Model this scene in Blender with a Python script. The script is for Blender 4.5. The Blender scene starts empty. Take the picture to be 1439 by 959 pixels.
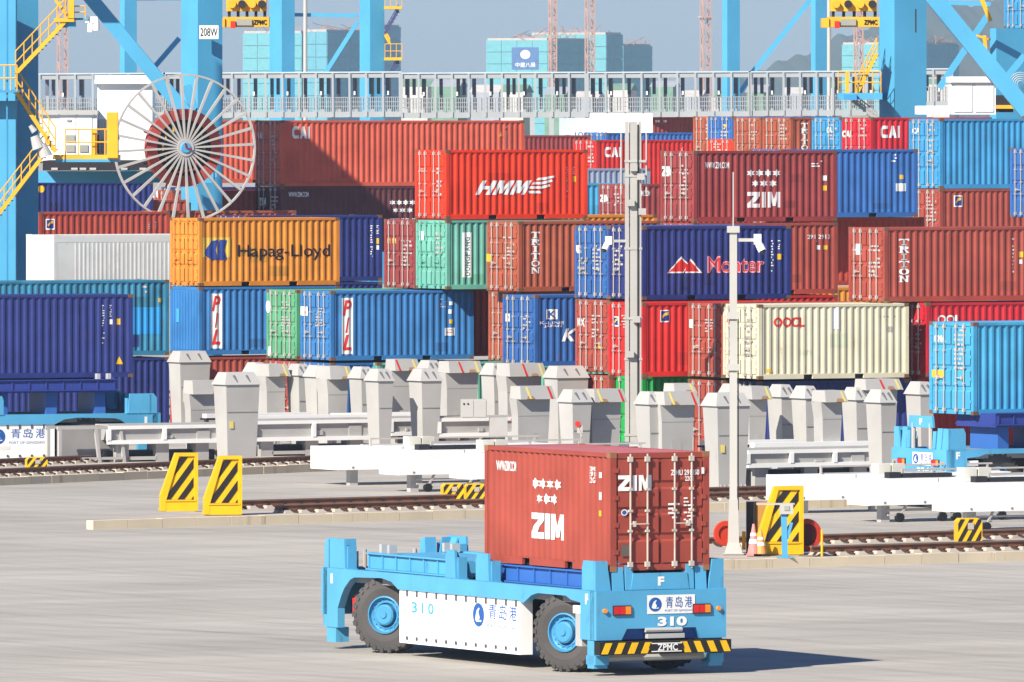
HAZE = 0.00010
import bpy, bmesh, math, random
from mathutils import Vector, Matrix
random.seed(7)
R = math.radians
SC = bpy.context.scene
COL = SC.collection
F = 14500.0          # focal length in photograph pixels
H = 12.15            # camera height (m)
CX, HY = 719.5, 165.0
# ---------------------------------------------------------------- camera
cam_d = bpy.data.cameras.new('camera'); cam = bpy.data.objects.new('camera', cam_d); COL.objects.link(cam)
cam.location = (0, 0, H); cam.rotation_euler = (R(90), 0, 0)
cam_d.sensor_width = 36; cam_d.lens = F/1439*36
cam_d.shift_y = -(479.5-HY)/1439
cam_d.clip_start = 1; cam_d.clip_end = 30000
SC.camera = cam
# ---------------------------------------------------------------- light
SUN = Vector((3.8, 5.05, -4.6)).normalized()
el = math.asin(-SUN.z); az = math.atan2(-SUN.x, -SUN.y)
wd = bpy.data.worlds.new('World'); SC.world = wd; wd.use_nodes = True
nt = wd.node_tree; bg = nt.nodes['Background']
sky = nt.nodes.new('ShaderNodeTexSky'); sky.sky_type = 'NISHITA'; sky.sun_disc = False
sky.sun_elevation = el; sky.sun_rotation = az % (2*math.pi)
sky.altitude = 0; sky.air_density = 1.0; sky.dust_density = 0.3; sky.ozone_density = 3.0
tint = nt.nodes.new('ShaderNodeMix'); tint.data_type = 'RGBA'; tint.blend_type = 'MULTIPLY'; tint.inputs[0].default_value = 1; tint.inputs[7].default_value = (.64, .78, 1.12, 1)
nt.links.new(sky.outputs[0], tint.inputs[6]); nt.links.new(tint.outputs[2], bg.inputs[0]); bg.inputs[1].default_value = 0.056
sl = bpy.data.lights.new('sun', 'SUN'); sl.energy = 5.0; sl.angle = R(0.5); sl.color = (1, .93, .81)
so = bpy.data.objects.new('sun', sl); COL.objects.link(so)
so.rotation_euler = SUN.to_track_quat('-Z', 'Y').to_euler(); so.location = (-40, -40, 60)
SC.view_settings.view_transform = 'Standard'; SC.view_settings.look = 'None'
SC.view_settings.gamma = 1; SC.view_settings.exposure = 0.77
SC.cycles.max_bounces = 6; SC.cycles.volume_bounces = 0
# ---------------------------------------------------------------- helpers
def W(px, py, D): return Vector(((px-CX)/F*D, D, H-(py-HY)/F*D))
def GD(py): return F*H/(py-HY)                       # distance of the ground point seen at py
def G(px, py, z=0.0):
    D = F*(H-z)/(py-HY); return Vector(((px-CX)/F*D, D, z))
def lin(r, g, b):
    f = lambda c: (c/255/12.92) if c/255 <= .04045 else ((c/255+.055)/1.055)**2.4
    return (f(r), f(g), f(b))
MATS = {}
def mat(name, rgb, rough=.5, rust=0.0, fade=.12, metal=0.0, streak=1.0, emit=None, scale=1.0, bump=0.0, rustcol=(.16,.07,.035)):
    if name in MATS: return MATS[name]
    m = bpy.data.materials.new(name); m.use_nodes = True; t = m.node_tree; n = t.nodes; l = t.links
    b = n['Principled BSDF']; b.inputs['Roughness'].default_value = rough; b.inputs['Metallic'].default_value = metal; b.inputs['Specular IOR Level'].default_value = .3
    tc = n.new('ShaderNodeTexCoord'); oi = n.new('ShaderNodeObjectInfo')
    mu = n.new('ShaderNodeMath'); mu.operation = 'MULTIPLY'; mu.inputs[1].default_value = 61.0; l.new(oi.outputs['Random'], mu.inputs[0])
    ad = n.new('ShaderNodeVectorMath'); ad.operation = 'ADD'; l.new(tc.outputs['Object'], ad.inputs[0]); l.new(mu.outputs[0], ad.inputs[1])
    n1 = n.new('ShaderNodeTexNoise'); n1.inputs['Scale'].default_value = .9*scale; n1.inputs['Detail'].default_value = 5; l.new(ad.outputs[0], n1.inputs[0])
    mr = n.new('ShaderNodeMapRange'); mr.inputs[1].default_value = .3; mr.inputs[2].default_value = .7; mr.inputs[3].default_value = 1-fade; mr.inputs[4].default_value = 1+fade*.7
    l.new(n1.outputs[0], mr.inputs[0])
    mc = n.new('ShaderNodeVectorMath'); mc.operation = 'SCALE'; mc.inputs[0].default_value = rgb; l.new(mr.outputs[0], mc.inputs['Scale'])
    out = mc.outputs[0]
    if rust > 0:
        mp = n.new('ShaderNodeMapping'); mp.inputs['Scale'].default_value = (5*scale, 5*scale, 5*scale/(1+4*streak)); l.new(ad.outputs[0], mp.inputs[0])
        n2 = n.new('ShaderNodeTexNoise'); n2.inputs['Scale'].default_value = 1.0; n2.inputs['Detail'].default_value = 7; n2.inputs['Roughness'].default_value = .68; l.new(mp.outputs[0], n2.inputs[0])
        r2 = n.new('ShaderNodeMapRange'); r2.inputs[1].default_value = .70-.22*rust; r2.inputs[2].default_value = .86-.2*rust; r2.inputs[3].default_value = 0; r2.inputs[4].default_value = .85; l.new(n2.outputs[0], r2.inputs[0])
        mx = n.new('ShaderNodeMix'); mx.data_type = 'RGBA'; l.new(r2.outputs[0], mx.inputs[0]); l.new(out, mx.inputs[6]); mx.inputs[7].default_value = (*rustcol, 1); out = mx.outputs[2]
    l.new(out, b.inputs['Base Color'])
    if bump > 0:
        n3 = n.new('ShaderNodeTexNoise'); n3.inputs['Scale'].default_value = 25*scale; n3.inputs['Detail'].default_value = 4; l.new(ad.outputs[0], n3.inputs[0])
        bp = n.new('ShaderNodeBump'); bp.inputs['Strength'].default_value = bump; bp.inputs['Distance'].default_value = .02; l.new(n3.outputs[0], bp.inputs['Height']); l.new(bp.outputs[0], b.inputs['Normal'])
    if emit: b.inputs['Emission Color'].default_value = (*emit, 1); b.inputs['Emission Strength'].default_value = 1
    m.diffuse_color = (*rgb, 1); MATS[name] = m; return m

class MB:
    def __init__(s): s.v = []; s.f = []; s.mi = []; s.cur = 0
    def add(s, vs, fs):
        b = len(s.v); s.v += [tuple(v) for v in vs]
        for f in fs: s.f.append([b+i for i in f]); s.mi.append(s.cur)
        return s
    def box(s, x0, y0, z0, x1, y1, z1):
        vs = [(x0,y0,z0),(x1,y0,z0),(x1,y1,z0),(x0,y1,z0),(x0,y0,z1),(x1,y0,z1),(x1,y1,z1),(x0,y1,z1)]
        return s.add(vs, [(0,3,2,1),(4,5,6,7),(0,1,5,4),(1,2,6,5),(2,3,7,6),(3,0,4,7)])
    def hexa(s, vs): # bottom 4, top 4
        return s.add(vs, [(0,3,2,1),(4,5,6,7),(0,1,5,4),(1,2,6,5),(2,3,7,6),(3,0,4,7)])
    def bar(s, a, b, w, d=None, up=(0,0,1)):
        a = Vector(a); b = Vector(b); d = d or w; t = (b-a).normalized(); u = Vector(up)
        if abs(t.dot(u)) > .99: u = Vector((0,1,0))
        x = t.cross(u).normalized(); y = x.cross(t).normalized()
        vs = []
        for p in (a, b):
            for i, j in ((-1,-1),(1,-1),(1,1),(-1,1)): vs.append(p+x*(i*w/2)+y*(j*d/2))
        return s.add(vs, [(0,1,2,3),(7,6,5,4),(0,4,5,1),(1,5,6,2),(2,6,7,3),(3,7,4,0)])
    def tube(s, a, b, r, n=8, r2=None, caps=True):
        a = Vector(a); b = Vector(b); t = (b-a).normalized(); u = Vector((0,0,1))
        if abs(t.dot(u)) > .95: u = Vector((1,0,0))
        x = t.cross(u).normalized(); y = x.cross(t); r2 = r if r2 is None else r2
        vs = []
        for p, q in ((a, r), (b, r2)):
            for i in range(n): an = 2*math.pi*i/n; vs.append(p+x*(q*math.cos(an))+y*(q*math.sin(an)))
        fs = [(i, (i+1) % n, n+(i+1) % n, n+i) for i in range(n)]
        if caps: fs += [tuple(range(n))[::-1], tuple(range(n, 2*n))]
        return s.add(vs, fs)
    def lathe(s, prof, axis=1, n=32, c=(0,0,0), closed=False):   # prof: (r, h) around axis
        vs = []; m = len(prof)
        for i in range(n):
            a = 2*math.pi*i/n
            for r, h in prof:
                p = [0,0,0]; p[axis] = h; o = [k for k in range(3) if k != axis]
                p[o[0]] = r*math.cos(a); p[o[1]] = r*math.sin(a)
                vs.append((p[0]+c[0], p[1]+c[1], p[2]+c[2]))
        fs = []
        for i in range(n):
            j = (i+1) % n
            for k in range(m if closed else m-1):
                k2 = (k+1) % m
                fs.append((i*m+k, i*m+k2, j*m+k2, j*m+k))
        return s.add(vs, fs)
    def prism(s, poly, axis, h0, h1):     # poly in the two other axes (in order)
        vs = []; o = [k for k in range(3) if k != axis]
        for h in (h0, h1):
            for a, b in poly:
                p = [0,0,0]; p[axis] = h; p[o[0]] = a; p[o[1]] = b; vs.append(tuple(p))
        m = len(poly)
        fs = [tuple(range(m))[::-1], tuple(range(m, 2*m))] + [(i, (i+1) % m, m+(i+1) % m, m+i) for i in range(m)]
        return s.add(vs, fs)
    def mesh(s, name):
        me = bpy.data.meshes.new(name); me.from_pydata(s.v, [], s.f); me.update()
        bm = bmesh.new(); bm.from_mesh(me); bmesh.ops.recalc_face_normals(bm, faces=bm.faces)
        bm.to_mesh(me); bm.free()
        if any(s.mi):
            me.polygons.foreach_set('material_index', s.mi)
        return me
    def build(s, name, mats, parent=None, world=False, loc=None, smooth=False, label=None):
        if world and parent is not None:
            q = parent.matrix_basis.inverted(); s.v = [tuple(q @ Vector(v)) for v in s.v]
        me = s.mesh(name)
        return link(name, me, mats, parent, loc, smooth, label)
def link(name, me, mats, parent=None, loc=None, smooth=False, label=None):
    o = bpy.data.objects.new(name, me); COL.objects.link(o)
    if not isinstance(mats, (list, tuple)): mats = [mats]
    while len(me.materials) < len(mats): me.materials.append(None)
    for i, m in enumerate(mats):
        o.material_slots[i].link = 'OBJECT'; o.material_slots[i].material = m
    if name == 'fine_print': o['kind'] = 'stuff'
    if smooth:
        for p in me.polygons: p.use_smooth = True
    if parent: o.parent = parent
    if loc: o.location = loc
    if label: o['label'] = label
    return o
def tag(o, label, cat, group=None):
    o['label'] = label; o['category'] = cat
    if group: o['group'] = group
    return o
def thing(name, label, cat, loc=(0,0,0), yaw=0, group=None):
    o = bpy.data.objects.new(name, None); COL.objects.link(o); o.empty_display_size = .3
    o.location = loc; o.rotation_euler = (0, 0, yaw); o.matrix_basis = Matrix.Translation(loc) @ Matrix.Rotation(yaw, 4, 'Z')
    return tag(o, label, cat, group)
def struct(name, mb, m):
    o = mb.build(name, m); o['kind'] = 'structure'; return o
def copy_tree(o, parent=None):
    kids = [c for c in COL.objects if c.parent == o]
    c = o.copy(); COL.objects.link(c)
    if parent: c.parent = parent
    for k in kids: copy_tree(k, c)
    return c
# ---------------------------------------------------------------- decals: flat shapes in a unit square, laid on a surface
_tc = {}
BLOCK = {'Z': [[(0,1),(1,1),(1,.74),(.45,.25),(1,.25),(1,0),(0,0),(0,.26),(.55,.75),(0,.75)]], 'I': [[(0,0),(1,0),(1,1),(0,1)]],
 'M': [[(0,0),(0,1),(.34,1),(.5,.52),(.66,1),(1,1),(1,0),(.76,0),(.76,.62),(.60,.1),(.40,.1),(.24,.62),(.24,0)]],
 'H': [[(0,0),(0,1),(.3,1),(.3,.62),(.7,.62),(.7,1),(1,1),(1,0),(.7,0),(.7,.38),(.3,.38),(.3,0)]],
 'C': [[(1,1),(.25,1),(0,.75),(0,.25),(.25,0),(1,0),(1,.26),(.42,.26),(.30,.38),(.30,.62),(.42,.74),(1,.74)]],
 'A': [[(0,0),(.32,1),(.68,1),(1,0),(.72,0),(.66,.2),(.34,.2),(.28,0)]],
 'P': [[(0,0),(0,1),(.7,1),(1,.8),(1,.55),(.7,.36),(.28,.36),(.28,0)]], 'L': [[(0,0),(0,1),(.28,1),(.28,.22),(1,.22),(1,0)]]}
SERIFS = {'T': [[(0,1),(1,1),(1,.7),(.9,.7),(.86,.84),(.62,.84),(.62,.14),(.76,.12),(.76,0),(.24,0),(.24,.12),(.38,.14),(.38,.84),(.14,.84),(.1,.7),(0,.7)]],
 'R': [[(0,1),(.7,1),(.92,.86),(.92,.64),(.72,.5),(.9,.12),(1,.12),(1,0),(.74,0),(.5,.46),(.34,.46),(.34,.12),(.46,.12),(.46,0),(0,0),(0,.12),(.12,.12),(.12,.88),(0,.88)]],
 'I': [[(0,0),(1,0),(1,.13),(.72,.13),(.72,.87),(1,.87),(1,1),(0,1),(0,.87),(.28,.87),(.28,.13),(0,.13)]],
 'O': [[(.5+.5*math.cos(a*math.pi/8), .5+.5*math.sin(a*math.pi/8)) for a in range(0, 9)]+[(.5+.26*math.cos(a*math.pi/8), .5+.34*math.sin(a*math.pi/8)) for a in range(8, -1, -1)],
       [(.5+.5*math.cos(a*math.pi/8), .5+.5*math.sin(a*math.pi/8)) for a in range(8, 17)]+[(.5+.26*math.cos(a*math.pi/8), .5+.34*math.sin(a*math.pi/8)) for a in range(16, 7, -1)]],
 'N': [[(0,0),(.34,0),(.34,.12),(.24,.12),(.24,.7),(.72,0),(.9,0),(.9,.88),(1,.88),(1,1),(.64,1),(.64,.88),(.74,.88),(.74,.36),(.3,1),(0,1),(0,.88),(.1,.88),(.1,.12),(0,.12)]]}
def glyph(txt, bold=0.0, shear=0.0, res=3):
    k = (txt, bold, shear)
    if k in _tc: return _tc[k]
    cu = bpy.data.curves.new('t', 'FONT'); cu.body = txt; cu.offset = bold; cu.shear = shear; cu.resolution_u = res; cu.fill_mode = 'FRONT'
    o = bpy.data.objects.new('t', cu); COL.objects.link(o); bpy.context.view_layer.update()
    dg = bpy.context.evaluated_depsgraph_get(); me = bpy.data.meshes.new_from_object(o.evaluated_get(dg))
    vs = [v.co.copy() for v in me.vertices]; fs = [tuple(p.vertices) for p in me.polygons]
    bpy.data.objects.remove(o); bpy.data.curves.remove(cu); bpy.data.meshes.remove(me)
    if vs:
        x0 = min(v.x for v in vs); x1 = max(v.x for v in vs); y0 = min(v.y for v in vs); y1 = max(v.y for v in vs)
        vs = [((v.x-x0)/(x1-x0+1e-9), (v.y-y0)/(y1-y0+1e-9)) for v in vs]
    _tc[k] = (vs, fs); return _tc[k]
def shapes(kind, arg):
    V = []; Fc = []
    def put(vs, fs, x0=0, y0=0, x1=1, y1=1):
        b = len(V); V.extend([(x0+v[0]*(x1-x0), y0+v[1]*(y1-y0)) for v in vs]); Fc.extend([tuple(b+i for i in f) for f in fs])
    sq = [(0,0),(1,0),(1,1),(0,1)]
    if kind == 'T':
        s, b, sh = (arg+(0.012, 0))[:3] if isinstance(arg, tuple) else (arg, .012, 0)
        put(*glyph(s, b, sh))
    elif kind in ('B', 'BV'):
        s, sh = arg if isinstance(arg, tuple) else (arg, 0)
        wd_ = lambda c: .34 if c == 'I' and not SERIF else (.55 if c == 'I' else 1.0)
        SERIF = kind == 'BV'
        if kind == 'B':
            tot = sum(wd_(c) for c in s)+.14*(len(s)-1); x = 0
            for c in s:
                w = wd_(c)
                for pl in BLOCK[c]:
                    put([(x/tot+p[0]*w/tot+sh*p[1]/len(s), p[1]) for p in pl], [tuple(range(len(pl)))])
                x += w+.14
            if sh:
                mx = max(v[0] for v in V)
                for i, v in enumerate(V): V[i] = (v[0]/mx, v[1])
        else:
            n = len(s)
            for i, c in enumerate(s):
                w = wd_(c)
                for pl in SERIFS.get(c, BLOCK.get(c)): put([(.5+(p[0]-.5)*w, p[1]) for p in pl], [tuple(range(len(pl)))], 0, 1-(i+.88)/n, 1, 1-i/n)
    elif kind == 'V':
        s, b, sh = (arg+(0.02, 0))[:3] if isinstance(arg, tuple) else (arg, .02, 0)
        n = len(s)
        for i, c in enumerate(s):
            w = .28 if c == 'I' else 0
            put(*glyph(c, b, sh), w, 1-(i+.9)/n, 1-w, 1-i/n)
    elif kind == 'VR':      # letters lying on their side, read upwards
        n = len(arg)
        for i, c in enumerate(arg):
            vs, fs = glyph(c, .02, 0); put([(1-v[1], v[0]) for v in vs], fs, 0, (i+.0)/n, 1, (i+.8)/n)
    elif kind == 'R': put(sq, [(0,1,2,3)])
    elif kind == 'C':       # unreadable fine print: short dashes in rows
        rows, cols = arg[:2]; rnd = random.Random(rows*31+cols*7+len(arg)*3+(arg[2] if len(arg) > 2 else 0))
        for i in range(rows):
            x = 0; y1 = 1-i/rows; y0 = y1-.45/rows; lim = rnd.uniform(.6, 1)
            while x < lim:
                w = rnd.uniform(.35, 1.0)/cols; (rnd.random() < .68) and put(sq, [(0,1,2,3)], x, y0, min(x+w*.8, 1), y1); x += w
    elif kind == 'S':       # a star pattern: list of (x, y, r)
        asp = arg[0]
        for x, y, r in arg[1]:
            b = len(V)
            for i in range(12):
                a = math.pi*i/6+math.pi/2; q = r if i % 2 == 0 else r*.55; V.append((x+q*math.cos(a)/asp, y+q*math.sin(a)))
            V.append((x, y))
            for i in range(12): Fc.append((b+12, b+i, b+(i+1) % 12))
    elif kind == 'P':
        for poly in arg: put(poly, [tuple(range(len(poly)))])
    elif kind == 'E':
        n = 20; put([(.5+.5*math.cos(2*math.pi*i/n), .5+.5*math.sin(2*math.pi*i/n)) for i in range(n)], [tuple(range(n))])
    return V, Fc
def decal(parent, kind, arg, A, B, C_, m, name='lettering', cuts=None, fn=None, off=None, label=None):
    """A = origin corner (bottom left as read), B-A = reading direction edge, C_-A = up edge (local coords of parent)."""
    V, Fc = shapes(kind, arg)
    if not V: return
    A = Vector(A); U = Vector(B)-A; Vv = Vector(C_)-A
    bm = bmesh.new(); vs = [bm.verts.new(A+U*x+Vv*y) for x, y in V]
    for f in Fc:
        try: bm.faces.new([vs[i] for i in f])
        except ValueError: pass
    bm.normal_update(); bmesh.ops.triangulate(bm, faces=bm.faces[:])
    if cuts:
        lo = min(v.co.x for v in bm.verts); hi = max(v.co.x for v in bm.verts)
        for c in cuts:
            if lo+.002 < c < hi-.002:
                bmesh.ops.bisect_plane(bm, geom=bm.verts[:]+bm.edges[:]+bm.faces[:], plane_co=(c,0,0), plane_no=(1,0,0))
        for v in bm.verts: v.co = fn(v.co)
    nrm = U.cross(Vv)
    bm.faces.ensure_lookup_table(); bm.normal_update()
    for f in bm.faces:
        if f.normal.dot(nrm) < 0: f.normal_flip()
    me = bpy.data.meshes.new(name); bm.to_mesh(me); bm.free()
    return link(name, me, m, parent, label=label)
# ---------------------------------------------------------------- materials
WHITE = mat('white_marking', (.78,.78,.76), .5, fade=.05); FADEW = mat('faded_white_print', (.46,.42,.40), .5)
YEL = mat('yellow_marking', (.75,.42,.02), .5)
REDM = mat('red_marking', (.6,.03,.02), .5)
BLK = mat('black_rubber', (.012,.012,.013), .7)
GALV = mat('galvanised_rod', (.42,.39,.36), .5, rust=.4)
ROOFR = mat('dull_roof', (.25,.2,.18), .7, rust=.6)
DARK = mat('dark_steel', (.02,.02,.024), .6)
CAST = mat('rusty_casting', (.16,.085,.05), .7, rust=.5)
# ---------------------------------------------------------------- shipping containers
PITCH, PD = .278, .040
def profx(u, L):
    u0 = .16; w = L-2*u0; n = round(w/PITCH); p = w/n
    if u <= u0 or u >= L-u0: return 0.0
    t = ((u-u0)/p) % 1.0
    a, b, c, d = .25, .5, .75, 1.0
    if t < a: return 0.0
    if t < b: return PD*(t-a)/(b-a)
    if t < c: return PD
    return PD*(d-t)/(d-c)
def breaks(L):
    u0 = .16; w = L-2*u0; n = round(w/PITCH); p = w/n; out = [u0]
    for i in range(n):
        for t in (.25, .5, .75, 1.0): out.append(u0+(i+t)*p)
    return out
_mc = {}
def side_mesh(L, Hh):
    k = ('s', L, Hh)
    if k not in _mc:
        m = MB(); br = [.11]+breaks(L)+[L-.11]; vs = []
        for u in br: d = profx(u, L); vs += [(u, -1.20+d, .17), (u, -1.20+d, Hh-.09)]
        m.add(vs, [(2*i, 2*i+2, 2*i+3, 2*i+1) for i in range(len(br)-1)]); _mc[k] = m.mesh('side_panel')
    return _mc[k]
def frame_mesh(L, Hh, pockets):
    k = ('f', L, Hh, pockets)
    if k not in _mc:
        m = MB()
        for x in (0, L-.14):
            for s in (-1, 1):
                y0, y1 = sorted((s*1.219, s*1.07)); m.box(x, y0, .119, x+.14, y1, Hh-.119)
        for s in (-1, 1):
            y0, y1 = sorted((s*1.212, s*1.14))
            m.box(.15, y0, Hh-.10, L-.15, y1, Hh-.012)
            ps = ([(L/2-1.03-.18, L/2-1.03+.18), (L/2+1.03-.18, L/2+1.03+.18)] if pockets else [])
            xs = [.15]+[q for p in ps for q in p]+[L-.15]
            for i in range(0, len(xs), 2): m.box(xs[i], y0, .004, xs[i+1], y1, .15)
            m.box(.15, *sorted((s*1.20, s*1.15)), .15, L-.15, .18) if False else m.box(.15, min(s*1.2, s*1.15), .15, L-.15, max(s*1.2, s*1.15), .18)
        for x in (0.02, L-.10):
            m.box(x, -1.07, .02, x+.1, 1.07, .16); m.box(x, -1.07, Hh-.13, x+.1, 1.07, Hh-.012)
        m.cur = 1
        for x in (0, L-.178):
            for s in (-1, 1):
                for z in (0, Hh-.118):
                    y0, y1 = sorted((s*1.224, s*1.065)); m.box(x-.003, y0, z, x+.181, y1, z+.118)
        m.cur = 2
        m.box(.16, -1.06, .0, L-.16, 1.06, .14)
        _mc[k] = m.mesh('frame')
    return _mc[k]
def roof_mesh(L, Hh):
    k = ('r', L, Hh)
    if k not in _mc:
        m = MB(); br = [.1]+breaks(L)+[L-.1]; vs = []
        for u in br: d = profx(u, L)*.45; vs += [(u, -1.15, Hh-.02-d), (u, 1.15, Hh-.02-d)]
        m.add(vs, [(2*i, 2*i+2, 2*i+3, 2*i+1) for i in range(len(br)-1)]); _mc[k] = m.mesh('roof')
    return _mc[k]
def end_mesh(Hh, L):
    k = ('e', Hh, L)
    if k not in _mc:
        m = MB(); n = 8; vs = []
        p = 2.14/(n*4); ys = [-1.07+p*i for i in range(n*4+1)]
        for i, y in enumerate(ys): d = (0, 0, PD, PD)[i % 4]; vs += [(L-.03-d, y, .16), (L-.03-d, y, Hh-.13)]
        m.add(vs, [(2*i, 2*i+2, 2*i+3, 2*i+1) for i in range(len(ys)-1)]); _mc[k] = m.mesh('end_wall')
    return _mc[k]
def door_mesh(Hh):
    k = ('d', Hh)
    if k not in _mc:
        m = MB(); z0, z1 = .17, Hh-.14; m.box(.04, -.53, z0, .07, .53, z1)
        zs = [z0]; n = 4; st = (z1-z0)/n
        vs = [(.035, -.525, z0), (.035, .525, z0)]
        def row(z, x): vs.extend([(x, -.5, z), (x, .5, z)])
        vs = []; row(z0+.01, .0); 
        for i in range(n):
            c = z0+st*(i+.5)
            if i == n-1: c = None
            z = z0+st*(i+1)
            if i < n-1: row(z-.10, 0); row(z-.05, .035); row(z+.05, .035); row(z+.10, 0)
        row(z1-.01, 0)
        k2 = len(vs)//2
        m.add(vs, [(2*i, 2*i+1, 2*i+3, 2*i+2) for i in range(k2-1)])
        # hinges
        for i in range(4): m.box(-.02, .49, z0+.25+i*(z1-z0-.5)/3-.05, .03, .60, z0+.25+i*(z1-z0-.5)/3+.05)
        _mc[k] = m.mesh('door')
    return _mc[k]
def rod_mesh(Hh):
    k = ('rod', Hh)
    if k not in _mc:
        m = MB(); m.tube((-.055, 0, .06), (-.055, 0, Hh-.03), .021, 6)
        for z in (.1, Hh-.2): m.box(-.085, -.05, z, -.005, .05, z+.11)
        for z in (Hh*.33, Hh*.5, Hh*.68): m.box(-.08, -.045, z, -.005, .045, z+.05)
        _mc[k] = m.mesh('lock_rod')
    return _mc[k]
def handle_mesh():
    if 'h' not in _mc:
        m = MB(); m.bar((-.085, -.02, 0), (-.085, .42, .0), .025); m.box(-.1, .3, -.06, -.005, .36, .06); _mc['h'] = m.mesh('door_handle')
    return _mc['h']
AX = math.cos(R(29)), math.sin(R(29))
def Dl(px, b=0.0): return (205.8+1.1438*b)/((px-CX)/F+.5543)
class Cont:
    k = 0
    def __init__(s, px, D, z, L=20, Hh=2.591, col=None, label='', yaw=29, near=-1, group=None, rods=True, doors=True, rodm=None, roofm=None, cast=None, name='shipping_container', xend=None, pockets=None, plain_end=None, cat='container', pos=None):
        L = 6.058 if L == 20 else 12.192
        s.L, s.H, s.near, s.yaw = L, Hh, near, R(yaw)
        s.c, s.s = math.cos(s.yaw), math.sin(s.yaw)
        if pos is None:
            P = Vector(((px-CX)/F*D, D, z))
        else: P = Vector(pos)
        s.P = P  # near bottom corner
        o = P-Vector((-s.s, s.c, 0))*near*1.22
        s.t = thing(name, label, cat, o, s.yaw, group)
        m = col; s.m = m; t = s.t
        fr = link('frame', frame_mesh(L, Hh, L < 7 if pockets is None else pockets), [m, cast or CAST, DARK], t)
        for sg in (1, -1):
            p = link('side_panel', side_mesh(L, Hh), m, t)
            if sg == -1: p.rotation_euler = (0, 0, math.pi); p.location = (L, 0, 0)
        link('roof', roof_mesh(L, Hh), roofm or m, t)
        link('end_wall', end_mesh(Hh, L), m, t)
        if doors:
            for sg in (1, -1):
                d = link('door', door_mesh(Hh), m, t); d.location = (0, sg*.535, 0)
                if sg == -1: d.scale = (1, -1, 1)
                if rods:
                    for q in (-.2, .22):
                        r = link('lock_rod', rod_mesh(Hh), rodm or GALV, d); r.location = (0, q, 0)
                    h = link('door_handle', handle_mesh(), rodm or GALV, d); h.location = (0, -.2, Hh*.40)
        else:
            mm = MB(); mm.box(.03, -1.07, .16, .06, 1.07, Hh-.13)
            for i in range(9): mm.box(0, -1.0+i*.235, .2, .03, -.9+i*.235, Hh-.17)
            mm.build('end_panel', plain_end or m, t)
        rr = random.Random(int(px*7+D*3+z*11))
        if pos is None and L < 20:
            for _ in range(rr.randint(1, 3)):
                pm = MATS.get(m.name+'_patch') or mat(m.name+'_patch', tuple(q*rr.uniform(.72, .85) for q in m.diffuse_color[:3]), .65, rust=.55, fade=.2)
                u = rr.uniform(.4, L-1.4); w_ = rr.uniform(.3, .9); v = rr.choice((rr.uniform(.2, .5), rr.uniform(.2, Hh-.8))); h_ = rr.uniform(.15, .5)
                s.k += 1; lo, hi = u, u+w_; o_ = 1.2005
                decal(t, 'R', 0, (lo, near*1.2, v), (hi, near*1.2, v), (lo, near*1.2, v+h_), pm, 'repair_patch', breaks(L) if near < 0 else [L-q for q in breaks(L)], lambda co: Vector((co.x, near*(o_+.0008-profx(co.x if near < 0 else L-co.x, L)), co.z)))
        s.br = breaks(L) if near < 0 else [L-q for q in breaks(L)]
    def side(s, px, py):
        C = s.P; mm = (px-CX)/F; u = (mm*C.y-C.x)/(s.c-mm*s.s); return u, H-(py-HY)/F*(C.y+u*s.s)-C.z
    def end(s, px, py):      # local y on the door end, height
        C = s.P; mm = (px-CX)/F; sg = -s.near     # away direction
        dx, dy = -s.s*sg, s.c*sg
        w = (mm*C.y-C.x)/(dx-mm*dy); return s.near*1.22+sg*w, H-(py-HY)/F*(C.y+w*dy)-C.z
    def S(s, kind, arg, box, m=None, name='lettering', label=None):   # decal on the visible side, box in photograph pixels
        m = m or WHITE; x0, y0, x1, y1 = box; xm = (x0+x1)/2
        u0 = s.side(x0, y0)[0]; u1 = s.side(x1, y0)[0]; z1 = s.side(xm, y0)[1]; z0 = s.side(xm, y1)[1]
        Y = s.near*1.20; n = s.near; L = s.L
        s.k += 1; o_ = 1.202+.0015*s.k; kf = .6 if kind in 'TBPSV' or kind in ('BV', 'VR') else 1.0; fn = lambda co: Vector((co.x, n*(o_-kf*profx(co.x if n < 0 else L-co.x, L)), co.z))
        return decal(s.t, kind, arg, (u0, Y, z0), (u1, Y, z0), (u0, Y, z1), m, name, s.br, fn, label=label)
    def E(s, kind, arg, box, m=None, name='lettering', label=None):
        m = m or WHITE; x0, y0, x1, y1 = box; xm = (x0+x1)/2
        w0 = s.end(x0, y0)[0]; w1 = s.end(x1, y0)[0]; z1 = s.end(xm, y0)[1]; z0 = s.end(xm, y1)[1]
        s.k += 1; q = -.004-.0015*s.k
        return decal(s.t, kind, arg, (q, w0, z0), (q, w1, z0), (q, w0, z1), m, name, label=label)
def cm(name, rgb, rust=.25, fade=.14, rough=.5): return mat('paint_'+name, rgb, rough, rust=rust+.12, fade=fade+.04)
C_ORANGE = cm('orange_yellow', (.62,.235,.03), .2)
C_BROWN = cm('orange_brown', (.36,.088,.044), .28); C_BROWN2 = cm('dusty_red_brown', (.33,.066,.045), .3)
C_RBROWN = cm('red_brown', (.34,.066,.045), .32)
C_OXIDE = cm('oxide', (.36,.055,.035), .24)
C_MAROON = cm('maroon', (.27,.047,.045), .3)
C_RED = cm('red', (.52,.022,.018), .12)
C_HMM = cm('bright_red', (.72,.042,.012), .10)
C_CRIM = cm('crimson', (.50,.018,.030), .2)
C_NAVY = cm('navy', (.022,.034,.165), .2)
C_KLINE = cm('mid_blue', (.03,.11,.33), .4)
C_BLUE = cm('blue', (.035,.13,.38), .2)
C_PIL = cm('cornflower_blue', (.04,.175,.42), .22)
C_LBLUE = cm('light_blue', (.06,.33,.55), .25)
C_SKY = cm('sky_blue', (.045,.26,.50), .2)
C_TEALB = cm('faded_turquoise_blue', (.035,.20,.33), .45, .3)
C_GREEN = cm('green', (.10,.33,.17), .35)
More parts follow.
